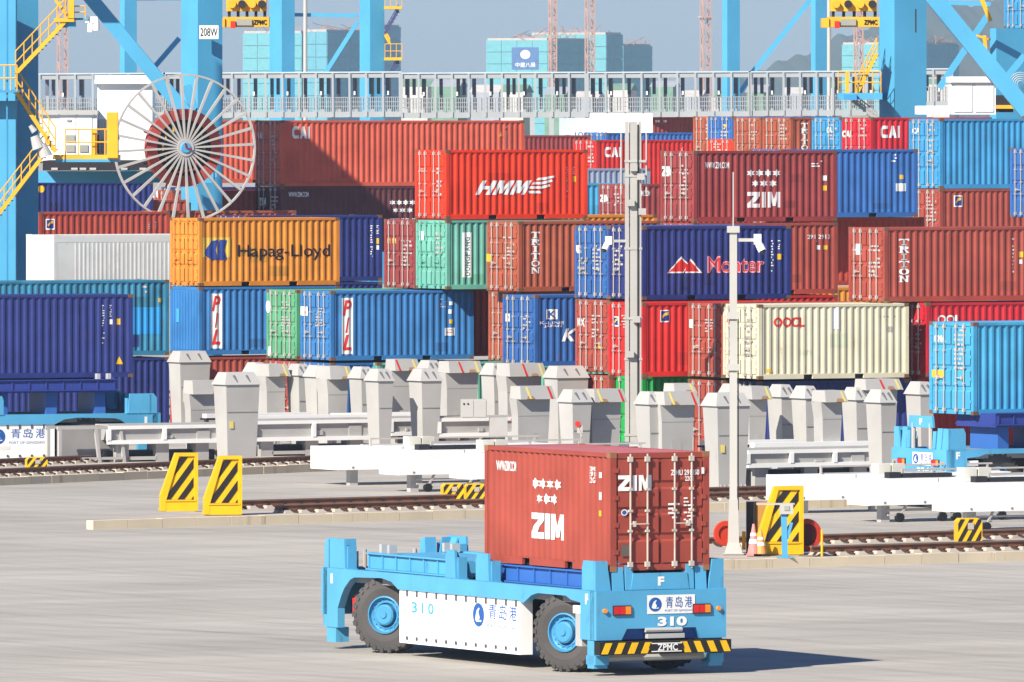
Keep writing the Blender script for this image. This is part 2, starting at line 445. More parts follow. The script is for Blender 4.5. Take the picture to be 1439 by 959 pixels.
C_GREEN2 = cm('deep_green', (.02,.32,.07), .2)
C_TEAL = cm('mint_green', (.15,.42,.32), .4)
C_CREAM = cm('cream', (.62,.58,.42), .22, .08)
C_WHITE = cm('reefer_white', (.64,.635,.60), .2, .06)
C_PALE = cm('faded_red', (.56,.10,.058), .2)
STARS = (1.55, [(.12,.76,.20),(.37,.76,.20),(.62,.76,.20),(.87,.76,.20),(.25,.22,.18),(.5,.22,.20),(.76,.22,.20)])
def codes(c, x, y, w, h, r=3, n=2): c.S('C', (r, n, int(x)), (x, y, x+w, y+h), FADEW, name='fine_print')
def ecodes(c, x, y, w, h, r=4, n=2, m=None): c.E('C', (r, n, int(x)), (x, y, x+w, y+h), m or FADEW, name='fine_print')
T = [0.0, 3.1, 5.72, 8.34, 10.96]
GT = 'stacked containers in the yard'
def K(px, b, tier, col, label, L=20, D=None, z=None, Hh=2.591, **kw):
    D = D or Dl(px, b); z = T[tier] if z is None else z
    return Cont(px, D, z, L, Hh, col, label, group=GT, **kw)

# ---- second tier (the lowest one fully seen)
c = Cont(-165, 391, 3.0, 40, 2.896, C_TEALB, 'patched turquoise-blue container behind the navy one on the left carrier', group=GT)
c.S('R', 0, (186, 432, 228, 470), mat('repaint_blue', (.03,.28,.62)), 'repainted_patch'); c.S('R', 0, (186, 471, 196, 488), C_NAVY, 'repainted_patch')
codes(c, 187, 402, 26, 6, 1, 3); codes(c, 199, 409, 8, 6, 1, 1); c.S('R', 0, (223, 419, 228, 425), YEL, 'sticker')
c = K(280, 0, 1, C_PIL, 'blue container with a plain ribbed end and red letters down a white strip', doors=False)
c.S('R', 0, (296.5, 413, 312.5, 490), WHITE, 'white_strip'); c_pil1 = c
d = c.S('V', ('PIL', .03, .25), (298.5, 416, 310.5, 487), REDM)
c.E('R', 0, (248, 434, 252, 453), C_LBLUE, 'patch')
c = K(417, 0, 1, C_GREEN, 'green container showing only its doors, between two blue containers with red letters')
c.E('E', 0, (374, 422, 380, 440), WHITE, 'white_badge'); ecodes(c, 396, 420, 14, 16); ecodes(c, 396, 445, 14, 24, 6, 2)
c.E('R', 0, (377, 487, 381, 500), WHITE, 'sticker')
c = K(465, 0, 1, C_PIL, 'blue container with red letters down a white strip, doors with white rods visible')
c.S('R', 0, (480.5, 419, 496.5, 498), WHITE, 'white_strip')
c.S('V', ('PIL', .03, .25), (482.5, 422, 494.5, 495), REDM)
codes(c, 619, 420, 10, 14, 4, 2); c.S('R', 0, (632, 424, 637, 429), WHITE, 'sticker'); c.S('R', 0, (631, 435, 635, 441), WHITE, 'sticker'); c.S('R', 0, (632, 449, 636, 455), YEL, 'sticker')
c.S('R', 0, (625, 461, 640, 472), WHITE, 'white_plate'); c.S('C', (2, 3), (627, 463, 638, 470), REDM, 'fine_print')
c.E('R', 0, (423, 431, 433, 444), WHITE, 'white_plate'); ecodes(c, 444, 433, 10, 28, 7, 2)
K(637, 7.2, 1, C_RED, 'red container seen in the narrow gap left of the weathered orange-brown doors')
c = K(731, 5.2, 1, C_BROWN, 'weathered orange-brown doors left of the blue container with a square K emblem')
ecodes(c, 712, 426, 12, 22, 5, 2)
c = K(752, 2.4, 1, C_KLINE, 'blue container with a white square K emblem in the lower row')
c.S('R', 0, (768, 435, 784, 449), WHITE, 'white_emblem'); c.S('T', ('K', .03, 0), (771, 437, 782, 447), C_KLINE)
c.S('T', 'K-LINE', (759, 452, 793, 456)); c.S('T', 'JAPAN', (765, 457, 790, 461)); c.S('T', ('K', .03, .3), (790, 462, 812, 480))
c.E('R', 0, (711, 441, 717, 452), WHITE, 'white_emblem'); ecodes(c, 735, 443, 12, 22, 5, 2)
c = K(856, 0, 1, C_RBROWN, 'worn red-brown doors below the blue square-K doors, left of the mast', cast=CAST)
c.E('T', ('KX', .02, 0), (812, 447, 822, 459)); ecodes(c, 832, 443, 13, 34, 7, 2); c.E('R', 0, (841, 484, 846, 490), YEL, 'sticker')
c = K(903, -1.7, 1, C_RED, 'bright red container behind the mast with a yellow and navy flag badge')
def badge(c, x0, y0, x1, y1, on='S'):
    f = c.S if on == 'S' else c.E
    f('R', 0, (x0, y0, x1, y1), WHITE, 'badge_plate')
    # offset towards viewer by second layer
    f('P', [[(0,0),(1,0),(1,1),(0,1)]], (x0+1.2, y0+1.4, x1-1.2, y1-1.8), NAVYM, 'badge')
    f('P', [[(.12,.45),(.45,.8),(.92,.92),(.92,.62),(.5,.52),(.2,.2)]], (x0+1.2, y0+1.4, x1-1.2, y1-1.8), YEL, 'badge')
NAVYM = mat('navy_marking', (.02,.03,.2), .5)
badge(c, 928, 436, 942, 453); badge(c, 862, 445, 870, 459, 'E'); ecodes(c, 874, 443, 8, 20, 5, 2)
c = K(1016, 0, 1, C_RBROWN, 'rusty red-brown doors squeezed between the red flag-badge container and the cream one')
c.E('R', 0, (969, 449, 976, 461), WHITE, 'white_plate'); ecodes(c, 991, 449, 14, 24, 6, 2); ecodes(c, 978, 485, 10, 8, 2, 2)
c = K(1066, 0, 1, C_CREAM, 'cream container with red lettering, right of the slim camera pole')
c.S('T', ('OOCL', .035, 0), (1088, 446, 1131, 460), REDM); c.S('R', 0, (1170, 432, 1180, 463), WHITE, 'white_patch')
GREYM = mat('grey_marking', (.3,.3,.26), .6)
c.S('C', (1, 6), (1236, 444, 1268, 448), GREYM, 'fine_print'); c.S('R', 0, (1249, 459, 1254, 467), GREYM, 'sticker'); c.S('R', 0, (1078, 519, 1084, 524), YEL, 'sticker')
c.E('E', 0, (1022, 445, 1028, 455), REDM, 'red_badge'); c.E('C', (8, 2), (1047, 440, 1058, 505), GREYM, 'fine_print')
c = K(1302, 7.0, 1, C_CRIM, 'long crimson container running behind the light blue one at the right', L=40)
ecodes(c, 1287, 450, 8, 50, 8, 2); c.S('T', ('OOL', .03, 0), (1318, 443, 1350, 455))
K(345, 6.0, 1, C_NAVY, 'navy container peeking out below the navy one beside the orange container')
K(975, 6.4, 1, C_RED, 'red container just below the red-brown one, behind the cream container')
K(1128, 19, 1, C_ORANGE, 'orange container seen in the small gap left of the long container at the right edge')
# ---- ground tier, seen between the grey stands
LT = [(280, 0, C_RBROWN, 'dusty red-brown container on the ground below the blue one with a plain end'),
 (417, 0, C_RBROWN, 'red-brown doors on the ground below the green doors'),
 (465, 0, C_BLUE, 'blue doors on the ground right of the dusty red-brown doors'),
 (731, 4.5, C_TEAL, 'mint container on the ground below the weathered orange-brown doors'),
 (856, 0, C_RBROWN, 'red-brown doors on the ground left of the green doors by the mast'),
 (903, .3, C_GREEN2, 'deep green doors on the ground behind the mast'),
 (955, 2.6, C_SKY, 'light blue doors on the ground between green and red-brown doors'),
 (1016, 0, C_RBROWN, 'red-brown doors with tall white rods on the ground below the cream container'),
 (1066, .4, C_NAVY, 'navy container on the ground under the cream one'),
 (1290, 9, C_RED, 'red container on the ground behind the right-hand carrier')]
for px, b, m_, lb in LT: K(px, b, 0, m_, lb, z=.12, Hh=2.9)
c = K(530, 1.0, 0, C_TEAL, 'long mint-green container on the ground seen between the grey stands', L=40, z=.12, Hh=2.9, D=384)
K(-165, 0, 0, C_NAVY, 'shaded navy container on the ground behind the left carrier', L=40, D=391, z=.12, Hh=2.8)
# ---- third tier
c = Cont(76, 400, 5.09, 40, 2.5, C_WHITE, 'white refrigerated container with a ribbed side above the patched blue one', group=GT, doors=False, cast=C_WHITE, pockets=False, plain_end=C_WHITE, name='refrigerated_container')
for ch in list(COL.objects):
    if ch.parent == c.t and ch.name.startswith('side_panel'):
        mr_ = MB(); mr_.box(.05, -1.215, .12, 12.14, -1.17, 2.42); mr_.box(.05, -1.222, 2.2, 12.14, -1.2, 2.44)
        for q in range(60): mr_.hexa([(.9+q*.185, -1.215, .15), (1.0+q*.185, -1.215, .15), (.98+q*.185, -1.225, .15), (.92+q*.185, -1.225, .15), (.9+q*.185, -1.215, 2.18), (1.0+q*.185, -1.215, 2.18), (.98+q*.185, -1.225, 2.18), (.92+q*.185, -1.225, 2.18)])
        if 'rf' not in _mc: _mc['rf'] = mr_.mesh('side_panel'); _mc['rf'].materials.append(None)
        ch.data = _mc['rf']; ch.material_slots[0].link = 'OBJECT'; ch.material_slots[0].material = C_WHITE
c = K(280, 0, 2, C_ORANGE, 'orange container with dark lettering and a blue emblem on its side', rodm=C_ORANGE)
HLB = mat('marking_blue', (.03,.06,.27), .5); HLY = mat('marking_ochre', (.62,.42,.07), .5); BLM = mat('black_marking', (.012,.012,.02), .5)
c.S('R', 0, (282, 334, 325, 362), HLY, 'emblem_ground')
c.S('P', [[(0,.35),(.3,.92),(.62,1),(.5,.5),(.6,0),(.3,.04),(.1,.2)],[(.66,0),(.56,.5),(.68,1),(1,.96),(.86,.5),(1,.04)]], (287, 337, 320, 366), HLB, 'emblem')
c.S('T', ('Hapag-Lloyd', .004, 0), (335, 344, 464, 366), BLM)
c = K(345, 6.0, 2, C_NAVY, 'navy container directly right of and behind the orange lettered one')
c.S('C', (14, 1), (521.5, 317, 524, 363), name='fine_print'); c.S('C', (6, 1), (530, 317, 533, 330), name='fine_print'); c.S('R', 0, (530, 335, 534.5, 343), YEL, 'sticker'); c.S('R', 0, (530, 345, 534, 351), WHITE, 'sticker')
c = K(583, 4.6, 2, C_MAROON, 'maroon doors between the navy and mint containers')
ecodes(c, 565, 333, 14, 44, 8, 2); c.E('R', 0, (545, 335, 549, 342), YEL, 'sticker'); c.E('R', 0, (552, 335, 557, 342), YEL, 'sticker')
c = K(628, 4.6, 2, C_TEAL, 'mint container with a white upright name strip under the bright red one', rodm=C_TEAL)
c.S('R', 0, (650.5, 327, 664, 390), WHITE, 'white_strip'); c.S('VR', 'DONGFANG', (653.5, 332, 661, 388), mat('marking_green', (.08,.2,.15)))
ecodes(c, 611, 327, 12, 40, 6, 2); c.E('R', 0, (590, 325, 596, 338), WHITE, 'white_plate')
c = K(729, 4.6, 2, C_BROWN, 'orange-brown container with stacked white letters left of the mast')
c.S('BV', 'TRITON', (746.5, 326, 759.5, 386)); ecodes(c, 707, 333, 16, 34, 7, 2); c.E('R', 0, (684, 357, 690, 368), YEL, 'sticker')
c = K(855, 0, 2, C_KLINE, 'scuffed blue doors with a white square emblem beside the navy red-peaks container')
c.E('R', 0, (810, 345, 817, 356), WHITE, 'white_emblem'); ecodes(c, 833, 345, 13, 36, 7, 2); c.E('C', (4, 3), (812, 362, 826, 388), GREYM, 'fine_print')
c = K(903, 0, 2, C_NAVY, 'navy container with a red double-peak emblem and pink-edged lettering')
pk = [[(0,0),(.40,1),(.60,.55),(.48,0)],[(.56,.45),(.68,.86),(1,0),(.52,0)]]
c.S('P', pk, (938, 360.5, 987, 384), WHITE, 'emblem_edge'); 
c.S('P', pk, (941, 363.5, 983.5, 382), REDM, 'emblem')
c.S('T', ('Monter', .03, 0), (994, 360, 1075, 384), mat('pink_edge', (.75,.35,.4))); c_mo = c
c.S('T', ('Monter', -.004, 0), (996, 362, 1073, 382), REDM)
c.S('C', (12, 1), (1084.5, 338, 1087, 384), name='fine_print'); c.S('C', (5, 1), (1094, 338, 1096.5, 352), name='fine_print'); c.S('R', 0, (1093, 357, 1098, 365), YEL, 'sticker')
ecodes(c, 862, 345, 14, 44, 7, 2)
c = K(975, 6.6, 2, C_RBROWN, 'red-brown container partly hidden behind the navy red-peaks one')
c.S('T', '291 2913', (1135, 330, 1167, 336)); codes(c, 1147, 338, 10, 5, 1, 2); c.S('R', 0, (1148, 345, 1153, 351), WHITE, 'sticker'); c.S('R', 0, (1158, 345, 1163, 351), YEL, 'sticker')
K(1108, 20, 2, C_OXIDE, 'dark red container set back below the plain blue one')
c = K(1243, 5.6, 2, C_BROWN2, 'long red-brown container with stacked white letters at the right edge', L=40)
c.S('BV', 'TRITON', (1264, 336, 1278, 398)); ecodes(c, 1221, 345, 16, 46, 8, 2); c.E('R', 0, (1203, 343, 1211, 358), WHITE, 'white_plate')
c.S('C', (10, 1), (1423, 335, 1426, 386), name='fine_print'); c.S('R', 0, (1432, 354, 1438, 362), YEL, 'sticker'); c.S('R', 0, (1433, 365, 1437, 371), WHITE, 'sticker')
# ---- fourth tier
c = K(627, 4.6, 3, C_HMM, 'bright red container with big white letters and a striped wing emblem')
c.S('B', ('HMM', .45), (668, 254, 748, 274))
c.S('P', [[(.05,0),(.0,.14),(.45,.14),(.5,.0)],[(.05,.26),(.1,.40),(.5,.40),(.8,.52),(.85,.4),(.55,.26)],[(.15,.50),(.22,.64),(.5,.64),(.88,.78),(.92,.66),(.55,.50)],[(.30,.74),(.4,.88),(.6,.9),(.98,1),(1,.9),(.62,.75)]], (742, 247, 780, 272))
c.S('C', (12, 1), (796, 235, 798.5, 279), name='fine_print'); c.S('C', (4, 1), (805, 235, 808, 246), name='fine_print'); c.S('R', 0, (805, 248, 810, 256), YEL, 'sticker')
ecodes(c, 614, 236, 7, 42, 7, 1); ecodes(c, 591, 237, 7, 6, 2, 1)
c = K(975, 7.6, 3, C_MAROON, 'maroon container with seven white stars beside the plain blue one')
c.S('S', STARS, (1050, 237, 1098, 264)); c.S('B', 'ZIM', (1051, 270, 1097, 292)); c.S('T', ('WWW.ZIM.COM', .02, 0), (991, 228, 1025, 237))
c.S('C', (4, 2), (1141, 226, 1158, 240), name='fine_print'); c.S('R', 0, (1157, 247, 1162, 254), WHITE, 'sticker'); c.S('R', 0, (1157, 261, 1162, 268), YEL, 'sticker')
c.E('B', 'ZIM', (931, 234, 945, 248)); ecodes(c, 956, 232, 12, 44, 8, 2)
c = K(1098, 19, 3, C_BLUE, 'plain blue container right of the maroon starred one')
c.S('C', (3, 2), (1253, 217, 1264, 230), name='fine_print'); c.S('R', 0, (1265, 246, 1270, 252), YEL, 'sticker'); c.S('R', 0, (1259, 258, 1274, 269), WHITE, 'white_plate')
c = Cont(1321, 418, 9.25, 40, 2.85, C_SKY, 'light blue container at the top right beneath the white crane house', group=GT)
c.E('T', ('CA', .03, 0), (1282, 180, 1293, 188)); ecodes(c, 1304, 174, 10, 66, 9, 2)
c = Cont(1321, 418, 6.6, 40, 2.65, C_RBROWN, 'red-brown container with a flag badge under the light blue one at top right', group=GT)
badge(c, 1341, 275, 1353, 291); ecodes(c, 1302, 277, 14, 36, 7, 2)
c = Cont(1466, 400, 8.25, 20, 2.7, C_BLUE, 'blue doors at the right edge beside the light blue container', group=GT)
c = Cont(1480, 425, 9.9, 20, 2.3, C_RBROWN, 'red doors with white letters in the top right corner of the stacks', group=GT)
c.E('B', 'ZIM', (1431, 175, 1447, 188))
# ---- far top rows
c = Cont(395, 452, 9.12, 40, 2.896, C_PALE, 'long red container half in the crane shadow', group=GT)
c.S('B', 'CAI', (411, 178, 436, 195)); c.S('C', (10, 1), (711, 178, 713.5, 213), name='fine_print'); c.S('P', [[(0,0),(1,0),(.5,1)]], (701, 185, 707, 192), YEL, 'warning_triangle')
c.E('B', 'CAI', (363, 186, 369, 195)); ecodes(c, 381, 185, 9, 34, 6, 2)
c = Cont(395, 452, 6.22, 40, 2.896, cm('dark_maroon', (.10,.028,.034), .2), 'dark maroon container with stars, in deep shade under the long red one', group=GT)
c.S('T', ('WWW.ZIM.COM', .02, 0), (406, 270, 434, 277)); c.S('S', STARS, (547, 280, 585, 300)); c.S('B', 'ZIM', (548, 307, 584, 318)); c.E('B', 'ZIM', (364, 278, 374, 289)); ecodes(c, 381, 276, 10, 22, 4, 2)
c = Cont(306, 475, 9.12, 20, 2.896, C_PALE, 'red container behind the cable reel, left of the long half-shaded one', group=GT)
c = Cont(262, 457, 6.45, 20, 2.6, C_NAVY, 'navy container behind the lower right part of the cable reel', group=GT)
c = Cont(40, 447, 6.6, 20, 2.75, C_NAVY, 'dark navy container with a yellow round sticker at the left', group=GT)
c.S('E', 0, (53, 261, 63, 271), YEL, 'sticker')
c = Cont(242, 452, 6.4, 20, 2.55, C_RBROWN, 'red doors with white letters seen through the lower left of the cable reel', group=GT); c.E('B', 'ZIM', (210, 268, 222, 278))
c = Cont(55, 425, 5.6, 20, 2.64, C_OXIDE, 'red-brown container with a flag badge above the white refrigerated one', group=GT); badge(c, 65, 308, 77, 323)
codes(c, 209, 312, 2, 12, 4, 1); codes(c, 218, 312, 2, 12, 4, 1)
Cont(236, 431, 5.6, 20, 2.64, C_BROWN, 'orange-brown container just behind the orange container doors', group=GT)
Cont(90, 448, 5.55, 20, 3.0, C_RBROWN, 'low rusty red container showing a strip of its roof at the left', group=GT, roofm=ROOFR)
c = Cont(838, 530, 8.37, 20, 2.62, C_RED, 'small far red container with three white letters just behind the mast', group=GT)
c.S('B', 'CAI', (850, 207, 873, 221)); c.S('C', (4, 1), (958, 207, 960, 216), name='fine_print'); ecodes(c, 826, 205, 10, 26, 5, 2)
Cont(690, 545, 8.6, 20, 2.6, C_MAROON, 'faded maroon container far behind the top right corner of the bright red one', group=GT)
Cont(852, 560, 8.7, 20, 2.62, C_BLUE, 'far blue container sticking out behind the far red one by the mast', group=GT)
c = Cont(899, 600, 9.5, 40, 2.68, C_MAROON, 'far faded maroon container above the blue one by the mast', group=GT); c.S('C', (1, 4), (918, 169, 940, 176), name='fine_print')
c = Cont(882, 430, 6.8, 20, 2.56, C_MAROON, 'maroon container low behind the mast above the orange roof', group=GT)
c.E('B', 'ZIM', (844, 274, 856, 284)); c.S('T', 'ZIM.COM', (898, 268, 914, 276)); ecodes(c, 863, 272, 8, 20, 4, 2)
Cont(700, 434, 6.8, 20, 2.56, C_LBLUE, 'light blue container just right of the bright red one behind maroon doors', group=GT)
Cont(745, 452, 7.2, 20, 2.7, mat('paint_grey_blue', (.25,.3,.42), .6, rust=.3), 'grey-blue container roof behind the small maroon doors', group=GT, roofm=GREYM)
c = Cont(735, 404, 5.72, 20, 2.591, C_ORANGE, 'orange container showing a roof strip behind the mast', group=GT)
for i, (px, zt, D, m_, lb, L_) in enumerate([
 (1008, 12.2, 520, C_BROWN, 'small far orange-brown doors right of the faded maroon container', 20),
 (1029, 12.2, 517, C_BLUE, 'small far blue doors with a yellow sticker between orange-brown doors', 20),
 (1069, 12.15, 470, C_BROWN, 'far orange-brown doors left of the second pair in the top row', 20),
 (1111, 12.15, 455, C_BROWN, 'small far container with stacked white letters in the top row', 20),
 (1181, 12.15, 446, C_SKY, 'light blue doors left of the crimson container in the top row', 20),
 (1224, 12.15, 441, C_CRIM, 'crimson container with three white letters in the top row', 20)]):
    c = Cont(px, D, zt-2.6, L_, 2.6, m_, lb, group=GT)
    x0 = px-40*446/D; ecodes(c, px-16, 175, 11, 24, 5, 2)
    if i == 3: c.S('BV', 'TRITO', (1126, 173, 1136, 212))
    if i == 5: c.S('B', 'CAI', (1238, 177, 1265, 194)); c.E('B', 'CAI', (1184, 184, 1197, 193))
    if i == 1: c.E('R', 0, (1018, 175, 1022, 179), YEL, 'sticker')
    if i == 4: c.E('T', ('CA', .03, 0), (1162, 179, 1169, 187))
c = Cont(1030, 500, 8.5, 20, 2.6, C_HMM, 'small bright red doors under the far blue doors in the top row', group=GT); ecodes(c, 1003, 202, 20, 12, 3, 3)
# ---------------------------------------------------------------- ground, islands, rails
def ground_mat():
    m = bpy.data.materials.new('concrete_yard'); m.use_nodes = True; t = m.node_tree; n = t.nodes; l = t.links; b = n['Principled BSDF']
    b.inputs['Roughness'].default_value = .8; b.inputs['Specular IOR Level'].default_value = .25
    tc = n.new('ShaderNodeTexCoord')
    def noise(rotz, sc, scale, det=4, ro=.6):
        mp = n.new('ShaderNodeMapping'); mp.inputs['Rotation'].default_value = (0, 0, rotz); mp.inputs['Scale'].default_value = sc
        q = n.new('ShaderNodeVectorRotate'); q.rotation_type = 'Z_AXIS'; q.inputs['Angle'].default_value = rotz
        l.new(tc.outputs['Object'], q.inputs[0]); mp.inputs['Rotation'].default_value = (0, 0, 0); l.new(q.outputs[0], mp.inputs[0])
        k = n.new('ShaderNodeTexNoise'); k.inputs['Scale'].default_value = scale; k.inputs['Detail'].default_value = det; k.inputs['Roughness'].default_value = ro; l.new(mp.outputs[0], k.inputs[0]); return k.outputs[0]
    def mrng(s, a, b_, c, d):
        r = n.new('ShaderNodeMapRange'); r.inputs[1].default_value = a; r.inputs[2].default_value = b_; r.inputs[3].default_value = c; r.inputs[4].default_value = d; l.new(s, r.inputs[0]); return r.outputs[0]
    def mul(a, b_):
        k = n.new('ShaderNodeMath'); k.operation = 'MULTIPLY'; l.new(a, k.inputs[0]); l.new(b_, k.inputs[1]); return k.outputs[0]
    a1 = mrng(noise(R(-30), (.03, .5, 1), 1.0, 6), .35, .65, .91, 1.07)      # worn lanes
    a2 = mrng(noise(R(38), (.04, 1.1, 1), 1.0, 5), .38, .52, .92, 1.02)     # tyre streaks turning in
    a3 = mrng(noise(R(60), (.04, 1.7, 1), 1.0, 5), .36, .5, .91, 1.02)
    a4 = mrng(noise(0, (1, 1, 1), .10, 5), .3, .7, .86, 1.12)
    a5 = mrng(noise(R(10), (1, 1, 1), 9.0, 6, .7), .3, .7, .95, 1.05)
    a6 = mrng(noise(R(46), (.015, 2.6, 1), 1.0, 3), .30, .36, .76, 1.0)      # thin dark rubber marks
    a7 = mrng(noise(R(20), (1, 1.6, 1), .55, 6, .65), .27, .36, .80, 1.0)    # oil stains
    a5 = mul(a5, a7)
    v = mul(mul(mul(a1, a2), mul(a3, a4)), mul(a5, a6))
    sc = n.new('ShaderNodeVectorMath'); sc.operation = 'SCALE'; sc.inputs[0].default_value = (.395, .366, .325); l.new(v, sc.inputs['Scale'])
    l.new(sc.outputs[0], b.inputs['Base Color']); return m
g = MB(); g.add([(-6000,-200,0),(6000,-200,0),(6000,14000,0),(-6000,14000,0)], [(0,1,2,3)]); struct('ground', g, ground_mat())
KERB = mat('kerb_concrete', (.66,.56,.40), .85, rust=.55, streak=.6, rustcol=(.34,.22,.10), scale=.55)
BALL = mat('track_bed', (.42,.37,.33), .9, rust=.2, streak=0, rustcol=(.14,.08,.05))
RAILM = mat('rusty_rail', (.24,.10,.05), .65, rust=.4, rustcol=(.05,.03,.025))
RAILT = mat('polished_rail_head', (.30,.19,.13), .4, metal=.4)
SLEEP = mat('sleeper_concrete', (.44,.38,.31), .85, rust=.3, streak=0, rustcol=(.3,.15,.08))
CLIP = mat('clip_steel', (.04,.025,.02), .7)
def track(name, a, b, width, rails, label, start=0.0, over=0.0, hgt=.26, length=None):
    """a, b: two photograph points on the foot of the near kerb; rails: list of offsets back from the kerb."""
    A = G(*a); B = G(*b); d = (B-A); L = d.length+over; yaw = math.atan2(d.y, d.x)
    t = bpy.data.objects.new(name, None); COL.objects.link(t); t.location = A; t.rotation_euler = (0, 0, yaw); t.matrix_basis = Matrix.Translation(A) @ Matrix.Rotation(yaw, 4, 'Z'); t['kind'] = 'structure'
    m = MB(); m.prism([(0,.34),(L,.34),(L,width),(start,width)], 2, -.1, hgt-.02); m.build('track_bed', BALL, t)
    n = int(L/1.25); blk = MB(); blk.box(0, 0, -.1, 1.235, .34, 0); me = blk.mesh('kerb_stone')
    for i in range(n):
        o = link('kerb_stone', me, KERB, t); o.location = (i*1.25, random.uniform(-.008, .008), hgt+random.uniform(-.012, .012)); o.scale = (1, 1, 1)
        o.scale.z = (hgt+.1)/.1
    if start > 0:
        pass
    sm = MB(); sm.hexa([(-.17,-.32,0),(.17,-.32,0),(.17,.32,0),(-.17,.32,0),(-.11,-.26,.09),(.11,-.26,.09),(.11,.26,.09),(-.11,.26,.09)]); sme = sm.mesh('sleeper')
    cm_ = MB(); cm_.box(-.06,-.20,.09,.06,-.09,.15); cm_.box(-.06,.09,.09,.06,.20,.15); cm_.bar((.10,-.24,.10),(.26,-.42,.02),.06); cme = cm_.mesh('rail_clip')
    for (off, x0) in rails:
        z = hgt-.02; m = MB(); m.box(x0, off-.075, z+.09, L, off+.075, z+.115); m.box(x0, off-.018, z+.115, L, off+.018, z+.22); m.cur = 1; m.box(x0, off-.05, z+.22, L, off+.05, z+.262)
        m.build('rail', [RAILM, RAILT], t)
        for i in range(int((L-x0)/.62)):
            if i > 75: break
            s = link('sleeper', sme, SLEEP, t); s.location = (x0+.3+i*.62, off, z)
            k = link('rail_clip', cme, CLIP, s)
    return t, A, yaw
trA = track('crane_track_far', (-30, 684), (436, 663.5), 9.0, [(1.2, 0), (7.6, 0)], '', over=22)
trB = track('crane_track_middle', (131, 744.5), (690, 728), 7.4, [(1.9, 8.0), (5.4, 8.0)], '', over=22, start=12)
trC = track('crane_track_near', (925, 803.5), (1439, 788), 8.6, [(1.35, 6.0), (7.6, 6.0)], '', over=6, start=2)
# ---------------------------------------------------------------- yellow buffer stops with black stripes
YP = mat('yellow_paint', (.78,.45,.005), .5, rust=.4)
BP = mat('black_stripe', (.018,.016,.014), .55)
def buffer_stop(px, py, D, label, w=1.14, h=1.76, yaw=12, flip=False):
    base = G(px, py, .26)
    t = thing('buffer_stop', label, 'buffer stop', base, R(yaw), 'yellow buffer stops at the track ends')
    # local: X to the right, Y away; the tall vertical edge stands on the right
    hp = .33
    m = MB(); th = .75
    m.box(0, 0, 0, w, .30, .02)
    m.prism([(0,0),(.16,0),(.16,hp),(.56,h-.10),(w-.1,h-.10),(w-.1,0),(w,0),(w,h),(.46,h),(0,hp+.16)], 1, 0, .28)
    m.build('frame', YP, t)
    m = MB(); m.prism([(.16,hp+.02),(w-.1,hp+.02),(w-.1,h-.10),(.56,h-.10)], 1, .06, .10); m.build('face_plate', YP, t)
    m = MB(); m.box(.16, .01, .0, w-.1, .12, hp-.03); m.box(.12, -.02, hp-.03, w-.06, .26, hp+.01); m.build('base_plate', YP, t)
    def inside(x, z): 
        return x >= .16 and x <= w-.1 and z >= hp+.02 and z <= h-.1 and (z-(hp)) <= (x-.16)*(h-.10-hp)/(.70)+.02
    # stripes clipped to the plate
    for k in range(-2, 6):
        c0 = .10+k*.42
        poly = []
        pts = [(c0, hp+.03), (c0+.21, hp+.03), (c0+.21+1.3, hp+.03+1.75), (c0+1.3, hp+.03+1.75)]
        def clip(P, f):
            out = []
            for i in range(len(P)):
                a, b = P[i], P[(i+1) % len(P)]; fa, fb = f(a), f(b)
                if fa >= 0: out.append(a)
                if fa*fb < 0: s = fa/(fa-fb); out.append((a[0]+(b[0]-a[0])*s, a[1]+(b[1]-a[1])*s))
            return out
        sl = (h-.12-hp)/.40
        P = clip(pts, lambda p: w-.13-p[0])
        if P: P = clip(P, lambda p: h-.13-p[1])
        if P: P = clip(P, lambda p: (p[0]-.20)*sl-(p[1]-hp-.03))
        if P: P = clip(P, lambda p: p[0]-.19)
        if len(P) > 2: m = MB(); m.prism(P, 1, .045, .06); m.build('stripe', BP, t)
    # rear bracing
    m = MB(); m.bar((.3, .28, .1), (w-.2, .28, h-.2), .1); m.box(.1, .25, 0, w-.05, 1.0, .08); m.prism([(.28,0),(1.0,0),(.28,h-.15)], 0, w-.12, w-.05); m.build('brace', YP, t)
    return t
Dbs = GD(728)
buffer_stop(226, 719, 320, 'leftmost yellow buffer stop with black stripes at the end of the middle track')
buffer_stop(287.5, 724, 316.5, 'yellow buffer stop nearest the rail end, second from the left')
b3 = buffer_stop(1066, 780, 284, 'yellow buffer stop behind the blue post and the traffic cones', w=1.26, h=1.86)
# small striped blocks clamped on the rails
def block(x0, y0, x1, y1, label, holes=True):
    D = F*(H-.3)/(y1-HY); a = W(x0, y1, D); s = D/F; w = (x1-x0)*s; h = (y1-y0)*s
    t = thing('rail_stop_block', label, 'rail stop', a, R(8), 'striped rail stop blocks')
    m = MB(); c = .09
    poly = [(0,0),(w,0),(w,h-c),(w-c,h),(c,h),(0,h-c)]
    m.prism(poly, 1, 0, .5); m.build('casing', YP, t)
    for k in range(-2, 8):
        x = k*.25; pts = [(x, .02), (x+.12, .02), (x+.12+.35, h-.02), (x+.35, h-.02)]
        P = []
        def clip(P, f):
            out = []
            for i in range(len(P)):
                a_, b_ = P[i], P[(i+1) % len(P)]; fa, fb = f(a_), f(b_)
                if fa >= 0: out.append(a_)
                if fa*fb < 0: q = fa/(fa-fb); out.append((a_[0]+(b_[0]-a_[0])*q, a_[1]+(b_[1]-a_[1])*q))
            return out
        P = clip(pts, lambda p: w-.03-p[0])
        if P: P = clip(P, lambda p: p[0]-.03)
        if len(P) > 2: m = MB(); m.prism(P, 1, -.012, .0); m.build('stripe', BP, t)
    m = MB(); m.box(w*.42, -.03, h*.55, w*.66, -.013, h*.82); m.build('opening', mat('pale_opening', (.4,.35,.3), .8), t)
    return t
